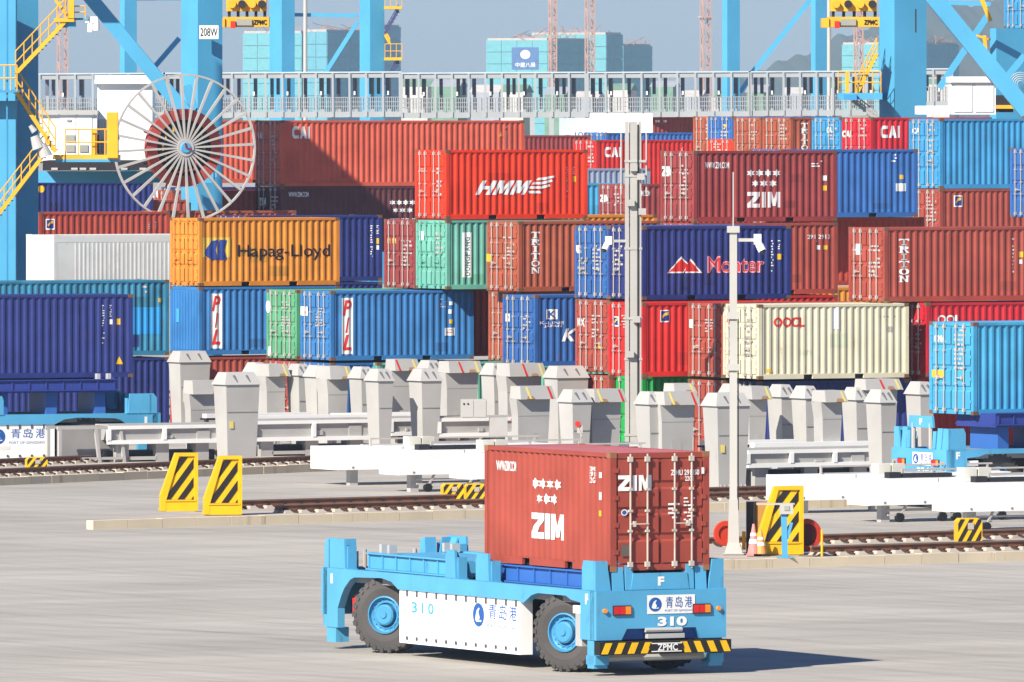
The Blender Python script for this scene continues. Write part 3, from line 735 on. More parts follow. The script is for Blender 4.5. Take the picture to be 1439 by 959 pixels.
block(37, 643, 67, 663, 'small striped block on the far left rail')
block(622, 680, 653, 704, 'striped block on the rail just left of the carried container')
block(654, 680.5, 684, 704.5, 'striped block half hidden by the corner of the carried container')
block(1345, 729, 1381, 763, 'striped block on the near rail at the right')
# ---------------------------------------------------------------- grey docking stands
STG = mat('stand_grey', (.42,.41,.39), .55, rust=.3, fade=.1, rustcol=(.26,.22,.18), scale=.7)
STL = mat('stand_light_grey', (.43,.42,.40), .5, rust=.3, fade=.08, rustcol=(.3,.24,.18), scale=.8)
BRNM = mat('scraped_rust', (.32,.19,.10), .8)
YAX = R(29)
FRS = mat('seam_grey', (.24,.235,.225), .7); YELP = mat('pale_yellow_line', (.72,.6,.15), .5)
def stand_pos(px, ytop, zt=3.08):
    if 260 < px < 300 and ytop > 530: zt = 2.72
    for q, dd in ((329.5, 354.3), (532, 359.5), (596, 360.5), (1019, 333.2), (1237.5, 333)):
        if abs(px-q) < .6: return dd, H-(ytop-HY)/F*dd
    D = F*(H-zt)/(ytop-HY); D = min(D, Dl(px)-2.6); return D, H-(ytop-HY)/F*D
GST = 'grey steel docking stands'
def standA(x0, x1, ytop, ybot, label, wt=1.05):
    """stand with an inward-leaning head. x0,x1: extent of the head foot in the photograph"""
    D, zt = stand_pos((x0+x1)/2, ytop); s = D/F; wpx = (x1-x0)*s
    Y = .95; X = max((wpx-.485*Y)/.875, .5)*1.1; base = Vector(((x0-CX)*s, D, 0)) + Vector((.485*Y, -.875*Y*0, 0))
    t = thing('docking_stand', label, 'docking stand', (base.x, base.y, 0), YAX, GST)
    hb = zt-.42; m = MB()
    k = .05
    m.hexa([(.13, .12, 0), (X-.10, .12, 0), (X-.10, Y-.1, 0), (.13, Y-.1, 0), (.0, .0, hb), (X, .0, hb), (X, Y, hb), (.0, Y, hb)])
    m.build('column', STG, t)
    m = MB(); m.hexa([(-.07,-.05,hb),(X+.04,-.05,hb),(X+.04,Y+.04,hb),(-.07,Y+.04,hb),(.13,.22,zt),(X-.10,.22,zt),(X-.10,Y-.1,zt),(.13,Y-.1,zt)])
    m.build('guide_head', STL, t)
    m = MB(); m.box(.06, .022, hb-.95, X-.05, .3, hb-.93); m.build('weld_seam', FRS, t)
    if X > 1.0: m = MB(); m.box(.16, .03, hb-1.5, .30, .045, hb-1.25); m.build('pale_label', YELP, t)
    for f in (.3, .68):
        m = MB(); x = X*f; m.bar((x-.04, .13, zt-.10), (x+.05, .02, hb+.08), .045, .06); m.build('slot', mat('slot_shadow_steel', (.12,.12,.14), .6), t)
    m = MB()
    for i in range(7):
        x = k+.14+i*(X-2*k-.2)/6; m.prism([(.1,0),(-.06,0),(.1,.3)], 0, x-.015, x+.015)
    m.box(k, -.08, 0, X-k, Y, .03); m.build('foot_ribs', STG, t)
    return t
def standB(x0, xs, x1, ytop, ycap, label, red=None, yel=None, edge=.9):
    """stand with an outward-flared cap. x0..xs narrow left face, xs..x1 wide face."""
    D, zt = stand_pos((x0+x1)/2, ytop); s = D/F
    Y = max((xs-x0)*s/.485, .45); X = (x1-xs)*s/.875
    t = thing('docking_stand', label, 'docking stand', ((xs-CX)*s, D, 0), YAX, GST)
    hc = (ycap-ytop)*s+.02; hb = zt-hc
    m = MB(); m.hexa([(.05,.05,0),(X-.12,.05,0),(X-.12,Y,0),(.05,Y,0),(0,0,hb-.55),(X-.02,0,hb-.55),(X-.02,Y,hb-.55),(0,Y,hb-.55)])
    m.hexa([(0,0,hb-.55),(X-.02,0,hb-.55),(X-.02,Y,hb-.55),(0,Y,hb-.55),(-.06,0,hb),(X,0,hb),(X,Y+.06,hb),(-.06,Y+.06,hb)])
    m.build('column', STG, t)
    ov = .24
    m = MB(); m.box(.01, .0, hb-.60, X-.03, .3, hb-.575); m.build('weld_seam', FRS, t); m = MB(); m.box(X*.3, .012, .9, X*.62, .04, 1.5); m.build('hatch', STG, t)
    m = MB(); m.hexa([(-.02,-ov,hb-.015),(X+.10,-ov,hb-.015),(X+.02,Y,hb),(-.08,Y,hb),(.0,-ov+.10,zt),(X-.02,-ov+.10,zt),(X-.06,Y,zt),(-.04,Y,zt)])
    m.build('guide_cap', STL, t)
    def line(px, mt, nm):
        u = (px-xs)/(x1-xs)*X
        m = MB(); e = .012
        m.hexa([(u+.05,-ov-e,hb),(u+.13,-ov-e,hb),(u+.13,-ov+.0,hb),(u+.05,-ov+.0,hb),(u-.07,-ov+.10-e,zt-.02),(u+.0,-ov+.10-e,zt-.02),(u+.0,-ov+.10,zt-.02),(u-.07,-ov+.10,zt-.02)])
        m.build(nm, mt, t)
    if red: line(red, REDM, 'red_line')
    if yel: line(yel, YELP, 'yellow_line')
    m = MB(); u = X*(.3 if (yel and red and yel < red) else .72); m.hexa([(u-.16,-ov-.012,hb),(u+.16,-ov-.012,hb),(u+.16,-ov,hb),(u-.16,-ov,hb),(u-.1,-ov+.03,hb+.11),(u+.09,-ov+.03,hb+.11),(u+.09,-ov+.05,hb+.11),(u-.1,-ov+.05,hb+.11)]); m.build('rust_patch', BRNM, t)
    return t
YELP = mat('pale_yellow_line', (.72,.6,.15), .5)
SA = [(236,291,494,'broad stand behind the left carrier, its leaning head against the blue wall'),
 (299,360,524,'tall stand with a riveted foot just right of the left carrier frame'),
 (341,374,510,'small back stand above the first catwalk, left of the reddish doors'),
 (402,432,512,'back stand just right of the narrow reddish doors'),
 (427,461,514,'front stand above the left end of the long catwalk'),
 (490,521,516,'back stand just right of the mint doors'),
 (513,551,519,'tall front stand at the right end of the long catwalk'),
 (585,618,507,'back stand behind the second tall front stand'),
 (574,618,519,'second tall front stand, standing behind the white barrier boxes'),
 (676,711,511,'back stand above the grey control cabinet'),
 (765,823,515,'wide stand below the orange-brown doors and blue K container'),
 (785,829,548,'near stand with a red emergency button left of the mast'),
 (893,931,551,'near stand with a red emergency button right of the mast'),
 (988,1050,553,'tall stand with a riveted foot behind the slim camera pole'),
 (1010,1046,540,'back stand just below the left corner of the cream container'),
 (1079,1113,541,'back stand in front of the navy wall, left of two shadows'),
 (1113,1149,543,'front stand at the left end of the right-hand catwalk'),
 (1184,1220,545,'back stand right of the narrow navy gap'),
 (1218,1257,548,'tall end stand next to the right-hand carrier'),
 (1274,1304,537,'back stand just left of the light blue container doors')]
for x0, x1, yt, lb in SA: standA(x0, x1, yt, 0, lb)
SB = [(262,268,312,535,553,'capped stand with a red line just left of the tall riveted stand',300,None),
 (358,375,401,512,528,'capped stand with a yellow line left of the reddish doors',None,396),
 (446,461,489,515,532,'capped stand with a yellow line left of the mint doors',None,484),
 (544,552,584,505,520,'capped stand with red and yellow lines left of the second tall stand',555,578),
 (618,628,672,508,523,'capped stand with a red line above the white barrier boxes',643,666),
 (700,713,761,511,528,'capped stand below the blue K doors with red and yellow lines',733,756),
 (719,728,773,543,560,'near capped stand with yellow then red line, left of the emergency button',768,738),
 (826,832,873,547,564,'near capped stand just left of the mast with yellow and red lines',868,838),
 (921,930,976,551,568,'near capped stand with a yellow and a red line right of the mast',970,939),
 (938,944,972,539,552,'back capped stand below the light blue doors right of the mast',None,968),
 (1040,1053,1078,543,560,'capped stand with a yellow line right of the slim camera pole',None,1074),
 (1144,1156,1184,549,564,'capped stand with a yellow line between the two shadowed stands',None,1180),
 (1205,1213,1262,533,547,'back capped stand with two lines at the right end of the navy wall',1235,1257)]
for x0, xs, x1, yt, yc, lb, rd, yl in SB: standB(x0, xs, x1, yt, yc, lb, rd, yl)
# emergency buttons
for px, py, lb in ((812, 596, 'red emergency button hanging left of the mast'), (915, 603, 'red emergency button hanging right of the mast'), (722, 590, 'red emergency button at the end of the middle catwalk')):
    D = 343 if px > 750 else 352; t = thing('emergency_button', lb, 'emergency button', W(px, py, D), 0, 'emergency buttons on the stands')
    m = MB(); m.tube((0,-.1,0),(0,0,0),.10,10); m.build('button', REDM, t); m = MB(); m.box(-.03,-.06,-.03,.16,0,-.3); m.tube((.1,-.03,-.3),(.14,-.03,-1.1),.02,5); m.tube((.02,-.05,-.1),(.14,-.05,-.4),.03,5); m.build('bracket', GALV, t)
# ---------------------------------------------------------------- catwalk frames between the stands
WHP = mat('white_paint', (.80,.80,.78), .45, rust=.03, fade=.04)
FRG = mat('beam_grey', (.38,.37,.355), .6, rust=.1)
def catwalk(x0, y0, x1, y1, D, label, posts, hgt, box=True, under=True):
    a = W(x0, y0, D); s = D/F; L = (x1-x0)*s/.875/(1-(x1-CX)/F*.55)
    t = thing('catwalk', label, 'catwalk', a, YAX, 'steel catwalks between the stands')
    # slight roll so the far end sits as level as it is on real posts
    h = hgt*s
    m = MB(); m.box(0, -.06, -.12, L, .10, 0); m.build('top_rail', WHP, t)
    m = MB(); m.box(0, -.08, -h-.02, L, .12, -h+.12); m.build('bottom_rail', WHP, t)
    m = MB(); m.box(0, .04, -h+.12, L, .9, -.12); m.build('web_plate', FRG, t)
    m = MB(); m.box(0, -.02, .0, L, 1.0, .05); m.build('deck', FRG, t)
    for i in range(posts):
        x = L*(i)/(posts-1) if posts > 1 else 0; m = MB(); m.box(x-.07, -.10, -h+.12, x+.07, .02, -.12); m.build('post', WHP, t)
    m = MB(); m.box(L*.52, -.02, -h*.75, L*.58, .035, -.35); m.box(L*.8, .0, -h*.85, L*.8+.5, .037, -.2); m.build('hatch', STG, t)
    if under:
        for x in (.6, L*.5, L-.6):
            m = MB(); m.box(x-.25, .1, -a.z+.02, x+.25, .8, -h-.03); m.build('leg', FRG, t)
        m = MB(); m.box(0, .35, -a.z+.02, L, 1.3, -a.z+.62); m.build('base_shade_box', DARK, t)  # dark box standing in for the shade beneath the catwalk
        m = MB(); m.box(.8,.1,-a.z+.3,L*.45,.3,-a.z+.42); m.build('brace', STG, t)
    return t
catwalk(152, 599, 308, 0, 356, 'catwalk with white rails in front of the left carrier', 3, 25)
catwalk(356, 592, 524, 0, 362, 'long catwalk left of the white barrier boxes', 3, 28)
catwalk(549, 588, 590, 0, 363, 'short catwalk piece between the two tall front stands', 2, 24)
catwalk(616, 588, 724, 0, 361, 'catwalk below the grey control cabinet', 2, 26)
catwalk(1050, 633, 1233, 0, 336.5, 'long catwalk right of the slim camera pole', 4, 24)
for x0, y0, x1, D, lb in ((290,584,436,369,'back walkway rail left of the mint doors'),(330,587,520,367,'second back walkway rail behind the long catwalk'),(470,583,600,369,'back walkway rail below the mint container'),(990,622,1125,342,'back walkway rail behind the slim camera pole'),(1060,625,1240,341,'back walkway rail behind the right-hand catwalk'),(866,624,905,345,'short walkway rail behind the mast')):
    a = W(x0, y0, D); L = (x1-x0)*D/F/.875; t = thing('walkway_rail', lb, 'railing', a, YAX, 'white walkway rails behind the stands')
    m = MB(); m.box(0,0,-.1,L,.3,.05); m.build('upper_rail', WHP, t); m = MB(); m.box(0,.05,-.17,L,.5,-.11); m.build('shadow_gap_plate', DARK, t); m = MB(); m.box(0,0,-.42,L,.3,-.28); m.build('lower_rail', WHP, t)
    for i in range(5): m = MB(); x = .2+i*(L-.4)/4; m.box(x-.06,.32,-a.z+.01,x+.06,.45,-.1); m.build('support', FRG, t)
# frame stand of pipes at the left
t = thing('trestle', 'light grey pipe trestle at the left end of the catwalk', 'trestle', G(84, 657, .1), YAX)
for x in (0, 1.55, 2.5):
    for y in (0, .9):
        m = MB(); m.bar((x+ (0 if x<2 else .0), y, 0), (x-.18 if x>0 else x, y, 1.35), .11); m.build('leg', STL, t)
m = MB(); m.bar((-.1,0,1.35),(3.6,0,1.35),.1); m.bar((-.1,.9,1.35),(3.6,.9,1.35),.1); m.build('top_rail', STL, t)
m = MB(); m.box(.2,.5,.35,2.6,.62,1.28); m.build('back_panel', mat('beam_grey_dark', (.30,.29,.28), .6, rust=.2), t); m = MB(); m.bar((-.1,0,.28),(2.4,0,.28),.09); m.build('cross_rail', STL, t)
# grey cabinet
c = thing('control_cabinet', 'light grey control cabinet with two round gauges on the middle catwalk', 'cabinet', W(648, 588, 360), R(4))
m = MB(); m.box(0,0,0,.90,.5,.66); m.build('housing', STL, c)
for i in (0, 1):
    m = MB(); m.box(.03+i*.43, -.02, .04, .43+i*.44, 0, .62); d = m.build('door', STL, c); m = MB(); m.tube((.1+i*.14,-.04,.5),(.1+i*.14,-.02,.5),.035,10); m.build('gauge', DARK, d)
m = MB(); m.box(1.0,-.05,-.62,1.62,.4,.02); m.build('side_box', FRG, c)
# ---------------------------------------------------------------- white barrier boxes on legs
RAWW = mat('bright_white_paint', (.89,.885,.87), .4, rust=.22, fade=.05, rustcol=(.5,.46,.4), scale=.6)
CREAMP = mat('cream_lamp_box', (.72,.70,.60), .5)
def barrier(x0, xc, y0, y1, D, L, label, lamp=True, wheels=True):
    s = D/F; a = W(xc, y1, D); h = (y1-y0)*s; Y = (xc-x0)*s/.485
    t = thing('barrier_box', label, 'barrier', (a.x, a.y, 0), YAX, 'white barrier boxes')
    z = a.z; m = MB(); m.box(0, 0, z, L, Y, z+h); m.build('box', RAWW, t)
    for x in (2.4, 4.8, 7.2):
        if x < L: m = MB(); m.box(x, -.004, z+.02, x+.02, Y, z+h+.004); m.build('panel_joint', FRS, t)
    for x in (.5, 1.9, 2.9, 4.3, 5.3, 6.7):
        if x < L: m = MB(); m.box(x, -.012, z+.05, x+.07, 0, z+.11); m.build('fixing', FRS, t)
    m = MB(); m.box(.55, .25, 0, .85, .5, z); m.build('leg', STG, t)
    for x in (3.2, 6.2):
        if x < L: m = MB(); m.box(x, .4, 0.0, x+.14, .6, z); m.build('leg', STG, t)
    if wheels:
        for x in (1.1, 2.6, 3.1, 4.7):
            if x > L-.5: continue
            m = MB(); m.bar((x, .1, .16), (x+.25, .1, z), .06); w = m.build('caster_arm', GALV, t)
            m = MB(); m.tube((x, .02, .14), (x, .16, .14), .14, 12); m.build('caster_wheel', BLK, t)
        m = MB(); m.bar((.7,.12,z-.15),(L-.6,.12,z-.15),.05); m.bar((.7,.12,z-.3),(L-.6,.12,z-.3),.05); m.bar((1.2,.12,.16),(4.2,.12,.16),.04); m.build('tie_rods', STG, t)
    m = MB(); m.box(1.6, Y-.7, z+h, L, Y-.5, z+h+.04); m.build('strip', STG, t)
    for i in range(4):
        x = 1.5+i*(L-2)/3; m = MB(); m.box(x, .6, z+h, x+.06, .66, z+h+.22); m.build('rail_post', GALV, t)
    m = MB(); m.box(1.5, .6, z+h+.22, L-.3, .66, z+h+.27); m.build('rail', GALV, t)
    if lamp:
        for i in (0, 1): m = MB(); x = 1.1+i*.50; m.box(x-.2, 1.0, z+h+.10, x+.24, 1.4, z+h+.42); m.build('lamp_box', CREAMP, t)
        m = MB(); m.box(1.0,.5,z+h,1.4,.8,z+h+.18); m.box(1.5,.5,z+h+.03,3.2,.8,z+h+.14); m.build('motor', DARK, t)
barrier(435, 476, 629, 661, 340, 8.2, 'leftmost white barrier box, behind the empty rear half of the carrier', lamp=False, wheels=False)
barrier(532, 561, 634, 668, 334, 7.5, 'white barrier box second from left, with casters below')
barrier(631, 664, 639, 674, 329, 7, 'white barrier box partly hidden by the carried red container')
barrier(1078, 1108, 669, 704, 316, 8, 'white barrier box above the right yellow buffer stop', lamp=False, wheels=False)
barrier(1192, 1222, 674, 711, 309, 8.5, 'white barrier box in front of the right-hand carrier')
barrier(1312, 1343, 680, 720, 302, 8.5, 'white barrier box at the right edge of the picture')
# ---------------------------------------------------------------- automated container carriers
AB = mat('carrier_blue', (.085,.35,.57), .4, rust=.42, fade=.12, rustcol=(.055,.11,.14), scale=.8)
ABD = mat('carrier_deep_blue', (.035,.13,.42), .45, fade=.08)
DECK = mat('deck_grey', (.28,.27,.27), .6)
TYRE = mat('tyre_rubber', (.075,.07,.068), .85, fade=.2, bump=.3)
HUBM = mat('wheel_blue', (.06,.27,.47), .45, rust=.3, rustcol=(.05,.08,.1))
AXG = mat('axle_grey', (.42,.42,.41), .6, rust=.1)
REDL = mat('red_lens', (.6,.02,.02), .2); ORL = mat('orange_lens', (.85,.25,.02), .2)
_w = {}
def wheel(parent, x, y, out, steer=0):
    """tyre > rim with hub; out = +1/-1 side the face looks to"""
    r = .87
    if 'tyre' not in _w:
        m = MB(); m.lathe([(.41,-.22),(.60,-.27),(.80,-.24),(r-.03,-.19),(r-.03,.19),(.80,.24),(.60,.27),(.41,.22)], 1, 44)
        n = 26
        for i in range(n):
            for sd in (-1, 1):
                a = 2*math.pi*(i+(.5 if sd > 0 else 0))/n; a2 = a+.16
                ca, sa = math.cos(a), math.sin(a); cb, sb = math.cos(a2), math.sin(a2); w_ = .055
                def P(an, rr, yy): return (rr*math.cos(an), yy, rr*math.sin(an))
                vs = [P(a-w_, r-.05, sd*.25), P(a+w_, r-.05, sd*.25), P(a2+w_, r-.05, 0), P(a2-w_, r-.05, 0), P(a-w_, r-.01, sd*.24), P(a+w_, r-.01, sd*.24), P(a2+w_, r-.003, 0), P(a2-w_, r-.003, 0)]
                m.hexa(vs)
                vs = [P(a-w_, .74, sd*.262), P(a+w_, .74, sd*.262), P(a+w_, r-.02, sd*.20), P(a-w_, r-.02, sd*.20), P(a-w_, .74, sd*.272), P(a+w_, .74, sd*.272), P(a+w_, r-.01, sd*.24), P(a-w_, r-.01, sd*.24)]
                m.hexa(vs)
        _w['tyre'] = m.mesh('tyre')
        m = MB(); m.lathe([(.43,.18),(.43,.265),(.40,.275),(.385,.19),(.34,.16),(.31,.19),(.28,.19),(.25,.12),(.0,.12)], 1, 36); m.lathe([(.43,-.2),(.43,.2)], 1, 24); m.lathe([(.43,-.2),(0,-.2)], 1, 24)
        for i in range(16): a = math.pi*i/8; m.tube((.335*math.cos(a),.15,.335*math.sin(a)),(.335*math.cos(a),.19,.335*math.sin(a)),.02,6)
        _w['rim'] = m.mesh('rim')
        m = MB(); m.lathe([(.24,.13),(.24,.27),(.20,.30),(.09,.30),(.07,.33),(0,.33)], 1, 24); _w['hub'] = m.mesh('hub')
        for k in ('rim', 'hub'):
            pass
    w = bpy.data.objects.new('wheel', _w['tyre']); w.name = 'wheel'
    w = link('wheel', _w['tyre'], TYRE, parent, (x, y, r)); w.rotation_euler = (0, random.uniform(0, 6), (0 if out > 0 else math.pi)+R(steer))
    link('rim', _w['rim'], HUBM, w); link('hub', _w['hub'], HUBM, w)
def carrier(origin, yaw, vis, num, label, lift=0.0, steer=(0, 0), detail=True, L=13.0, Wd=3.2, group='blue driverless container carriers'):
    """origin: ground point of the near end's corner on the visible side. local X from near end to far end, +-Y sides, vis=+1/-1 visible side"""
    c, s = math.cos(yaw), math.sin(yaw); o = Vector(origin)-Vector((-s, c, 0))*vis*Wd/2
    t = thing('container_carrier', label, 'container carrier', o, yaw, group); hw = Wd/2
    def P(m, name, mt, par=None, **k): return m.build(name, mt, par or t, **k)
    # side members with wheel arches
    poly = [(0,.78),(0,1.85),(L,1.85),(L,.50),(L-.75,.50),(L-.75,.95),(L-.95,1.25),(L-1.1,1.42),(L-1.4,1.62),(L-1.6,1.68),(L-3.0,1.72),(L-3.5,1.66),(L-3.85,1.50),
            (3.6,1.50),(3.4,1.45),(3.0,1.64),(2.7,1.70),(1.35,1.70),(1.1,1.62),(.66,1.58),(.66,.78)]
    for sd in (1, -1):
        m = MB(); m.prism(poly, 1, *sorted((sd*(hw-.18), sd*hw))); P(m, 'side_beam', AB)
        m = MB(); y0, y1 = sorted((sd*(hw-.04), sd*(hw-.34))); m.box(3.6, y0, .30, L-3.85, y1, 1.50); sk = P(m, 'battery_box', RAWW)
        for i in range(12):
            x = 3.8+i*(L-4.25-3.8)/11
            m = MB(); m.box(x-.035, *sorted((sd*(hw-.042), sd*(hw-.02)))[:1], 1.36, x+.035, sorted((sd*(hw-.042), sd*(hw-.02)))[1], 1.49); m.build('bracket', mat('dark_bracket', (.09,.09,.10), .6), sk)
            m = MB(); a_, b_ = sorted((sd*(hw-.042), sd*(hw-.015))); m.tube((x, a_, .42), (x, b_, .42), .045, 8); m.build('bolt', mat('dark_bracket', (.09,.09,.10), .6), sk)
        # grey panels at the front corner and fender boxes
        m = MB(); y0, y1 = sorted((sd*(hw-.05), sd*(hw-.35))); m.box(.70, y0, .62, 1.28, y1, 1.40) if False else m.box(.67, y0, .62, .98, y1, 1.32); P(m, 'side_cabinet', AXG)
        m = MB(); m.box(.67, y0, 1.33, 1.1, y1, 1.50); P(m, 'fender_box', RAWW)
        m = MB(); y0, y1 = sorted((sd*(hw-.02), sd*(hw-.35))); m.box(L-.62, y0, .16, L-.15, y1, .50); P(m, 'foot', AB)
        m = MB(); m.box(-.02, y0, .24, .42, y1, .44); m.box(.05, y0, .16, .36, y1, .8); P(m, 'foot', AB)
    for q_, x in enumerate((1.92, L-2.6)):
        for sd in (1, -1): wheel(t, x, sd*(hw-.42), sd, steer[q_])
        m = MB(); m.tube((x,-hw+.6,.86),(x,hw-.6,.86),.16,10); m.box(x-.35,-.5,.55,x+.35,.5,1.2); P(m, 'axle', DARK)
    m = MB(); m.box(.55, -hw+.72, .62, L-.8, hw-.72, 1.55); P(m, 'underframe', mat('underframe_black', (.02,.02,.024), .8))
    m = MB(); m.box(.02, -hw+.181, 1.55, L-.02, hw-.181, 1.80); P(m, 'deck', DECK)
    # ends
    for e in (0, 1):
        xe = 0 if e == 0 else L; d = -1 if e == 0 else 1
        m = MB()
        poly2 = [(-hw+.0,1.85),(hw-.0,1.85),(hw-.0,.78),(hw-.62,.78),(hw-.75,1.02),(-hw+.75,1.02),(-hw+.62,.78),(-hw,.78)]
        m.prism([(a, b) for a, b in poly2], 0, *sorted((xe+d*.10, xe-d*.2))); P(m, 'end_plate', AB)
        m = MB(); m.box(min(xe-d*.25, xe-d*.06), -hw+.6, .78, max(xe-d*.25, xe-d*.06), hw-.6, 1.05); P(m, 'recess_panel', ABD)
        if e: continue
        xb = xe+d*.30; m = MB(); m.box(min(xe+d*.05, xb), -hw-.02, .47, max(xe+d*.05, xb), hw+.02, .75); bp = P(m, 'bumper', BP)
        n = 10; st = (2*hw+.04)/n
        for i in range(n):
            y = -hw-.02+i*st
            if n//2-1 <= i+.0 <= n//2: continue
            sg = 1 if i < n/2 else -1
            m = MB(); xx = xb+d*.012; a_, b_ = sorted((xb, xx)); k = .11
            y0 = y+.02; y1 = y+st*.55
            if sg > 0: pl = [(y0,.49),(y1,.49),(min(y1+k, y+st+.06),.73),(y0+k,.73)]
            else: pl = [(y0+k,.49),(min(y1+k, y+st+.06),.49),(y1,.73),(y0,.73)]
            m.prism(pl, 0, a_, b_); m.build('stripe', YP, bp)
        m = MB(); m.box(*sorted((xe+d*.0, xe+d*.14))[:1], -.55, .80, sorted((xe+d*.0, xe+d*.14))[1], .35, .90); m.tube((xe+d*.1,-.5,.98),(xe+d*.1,.4,.98),.05,8); P(m, 'coupling', AXG)
        m = MB(); m.tube((xe-d*.3,-hw+.1,.38),(xe-d*.3,hw-.3,.38),.09,8); P(m, 'cross_tube', AXG)
        # fine end details
        for sd in (1, -1):
            yl = sd*(hw-.62); m = MB(); a_, b_ = sorted((xe+d*.10, xe+d*.14)); m.box(a_, yl-.22, 1.32, b_, yl+.22, 1.53); l_ = P(m, 'tail_light', DARK)
            for q, mm in ((-.14, ORL), (0, REDL), (.14, ORL if e else REDL)):
                m = MB(); a_, b_ = sorted((xe+d*.14, xe+d*.155)); m.box(a_, yl+q-.065, 1.34, b_, yl+q+.065, 1.51); m.build('lens', mm, l_)
            m = MB(); m.tube((xe+d*.1, sd*(hw-.2), 1.42), (xe+d*.16, sd*(hw-.2), 1.42), .05, 8); P(m, 'marker_lamp', ORL)
    # sign, number, letters on the near end (x=0)
    x = -.112
    def E(kind, arg, y0, z0, y1, z1, mt, name='lettering', k=0):  # y0 is the left edge as read
        decal(t, kind, arg, (x-k*.003, y0, z0), (x-k*.003, y1, z0), (x-k*.003, y0, z1), mt, name)
    LOGO = mat('logo_blue', (.02,.10,.36), .4)
    def logo(F_, u0, v0, u1, v1):
        h = v1-v0; F_('E', 0, u0, v0, u1, v1, LOGO, 'emblem', 1)
        F_('P', [[(.28,.5),(.36,.68),(.52,.8),(.62,.78),(.5,.62),(.62,.4),(.55,.25),(.75,.3),(.78,.22),(.35,.2),(.22,.3)]], u0, v0, u1, v1, WHITE, 'emblem', 2)
    E('R', 0, .36, 1.33, -.82, 1.74, WHITE, 'sign_plate')
    logo(E, .32, 1.38, .0, 1.69)
    for i, ch in enumerate('青岛港'): E('T', (ch, .006, 0), -.10-i*.235, 1.46, -.28-i*.235, 1.70, LOGO, k=1)
    E('T', ('PORT OF QINGDAO', .0, 0), -.08, 1.365, -.78, 1.42, LOGO, k=1)
    E('T', (num, .05, 0), .10, 1.06, -.62, 1.27, WHITE, k=1)
    decal(t, 'T', ('ZPMC', .02, 0), (-.335, .22, .54), (-.335, -.28, .54), (-.335, .22, .69), WHITE)
    m = MB(); m.prism([(.38,.52),(.42,.61),(.38,.71),(-.40,.71),(-.44,.61),(-.40,.52)], 0, -.325, -.30); P(m, 'name_plate', BP)
    for z in (.525, .70):
        m = MB(); m.box(-.332, -.38, z-.01, -.325, .36, z+.01); P(m, 'plate_edge', WHITE)
    # side writing on the visible side
    def Sd(kind, arg, u0, z0, u1, z1, mt, name='lettering', k=0):  # u0 = left as read
        y = vis*(hw-.036+k*.003); decal(t, kind, arg, (u0, y, z0), (u1, y, z0), (u0, y, z1), mt, name)
    X = (lambda f: L-4.05-f*(L-7.65)) if vis > 0 else (lambda f: 3.6+f*(L-7.65))
    NUMB = mat('number_blue', (.06,.36,.66), .4)
    for i, ch in enumerate(num): q1 = .017 if ch == '1' else 0; Sd('T', (ch, .02, 0), X(.07+i*.072+q1), 1.0, X(.12+i*.072-q1), 1.25, NUMB)
    logo(Sd, X(.60), .83, X(.695), 1.36)
    for i, ch in enumerate('青岛港'): Sd('T', (ch, .006, 0), X(.735+i*.085), 1.03, X(.80+i*.085), 1.36, LOGO)
    Sd('T', ('PORT OF QINGDAO', 0, 0), X(.72), .82, X(.97), .92, LOGO)
    for a_, b_ in ((.03,.115),(.15,.25),(.28,.385),(.41,.56),(.64,.73)): Sd('R', 0, X(a_), .52 if a_ < .6 else .62, X(b_), .88 if a_ < .6 else .76, mat('faded_patch', (.70,.69,.63), .5), 'faded_patch')
    decal(t, 'T', ('F', .05, 0), (.42 if vis > 0 else .25, vis*(hw+.004), 1.55), (.28 if vis > 0 else .40, vis*(hw+.004), 1.55), (.42 if vis > 0 else .25, vis*(hw+.004), 1.78), WHITE)
    # container guides: corner uprights
    def upright(x0, x1, sd, h=.65, name='guide_upright'):
        m = MB(); ya = sd*(hw-.30); yb = sd*(hw-.02); y0, y1 = sorted((ya, yb))
        m.prism([(x0,1.85),(x1,1.85),(x1,1.85+h-.15),(x1-.12*(x1-x0),1.85+h),(x0+.05,1.85+h)], 1, *sorted((yb-sd*.06, yb)))
        n = max(2, int((x1-x0)/.28)+1)
        for i in range(n): x = x0+i*(x1-x0)/(n-1); m.box(x-.025, y0, 1.85, x+.025, y1-(.061 if sd > 0 else 0) if sd > 0 else y1, 1.85+h-.16) if sd > 0 else m.box(x-.025, y0+.061, 1.85, x+.025, y1, 1.85+h-.16)
        m.box(x0-.05, y0-.02, 1.80, x1+.05, y1+.0, 1.86)
        u = P(m, name, AB)
        m = MB(); yi = sd*(hw-.34); m.bar(((x0+x1)/2, sd*(hw-.1), 1.85+h-.05), ((x0+x1)/2, yi, 1.9), .3, .05); m.build('guide_blade', AB, u); return u
    for sd in (1, -1):
        upright(.02, .62, sd); upright(5.1, 5.75, sd, .62); upright(6.75, 7.25, sd, .64); upright(L-1.1, L-.03, sd, .68)
        # end guides facing the container ends
        for xx, q in ((-.02, 1), (L-.3, 1)):
            m = MB(); y0, y1 = sorted((sd*(hw-.40), sd*(hw-.02))); m.prism([(y0,1.85),(y1,1.85),(y1 if sd > 0 else y1-.1,2.5),(y0+.1 if sd > 0 else y0, 2.5)], 0, xx, xx+.06); P(m, 'end_guide', AB)
            m = MB(); yy = sd*(hw-.72); m.prism([(xx-.0,1.85),(xx+.35,1.85),(xx+.3,2.46),(xx+.06,2.50)], 1, *sorted((yy, yy+sd*.28))); P(m, 'end_guide', AB)
            m = MB(); m.tube((xx+.1, sd*(hw-.60)-.18*sd*2, 1.82), (xx+.1, sd*(hw-.6)-.18*sd*2, 2.25), .05, 8); m.tube((xx+.3, sd*.75, 1.8), (xx+.3, sd*.75, 2.2), .05, 8); P(m, 'ram', GALV)
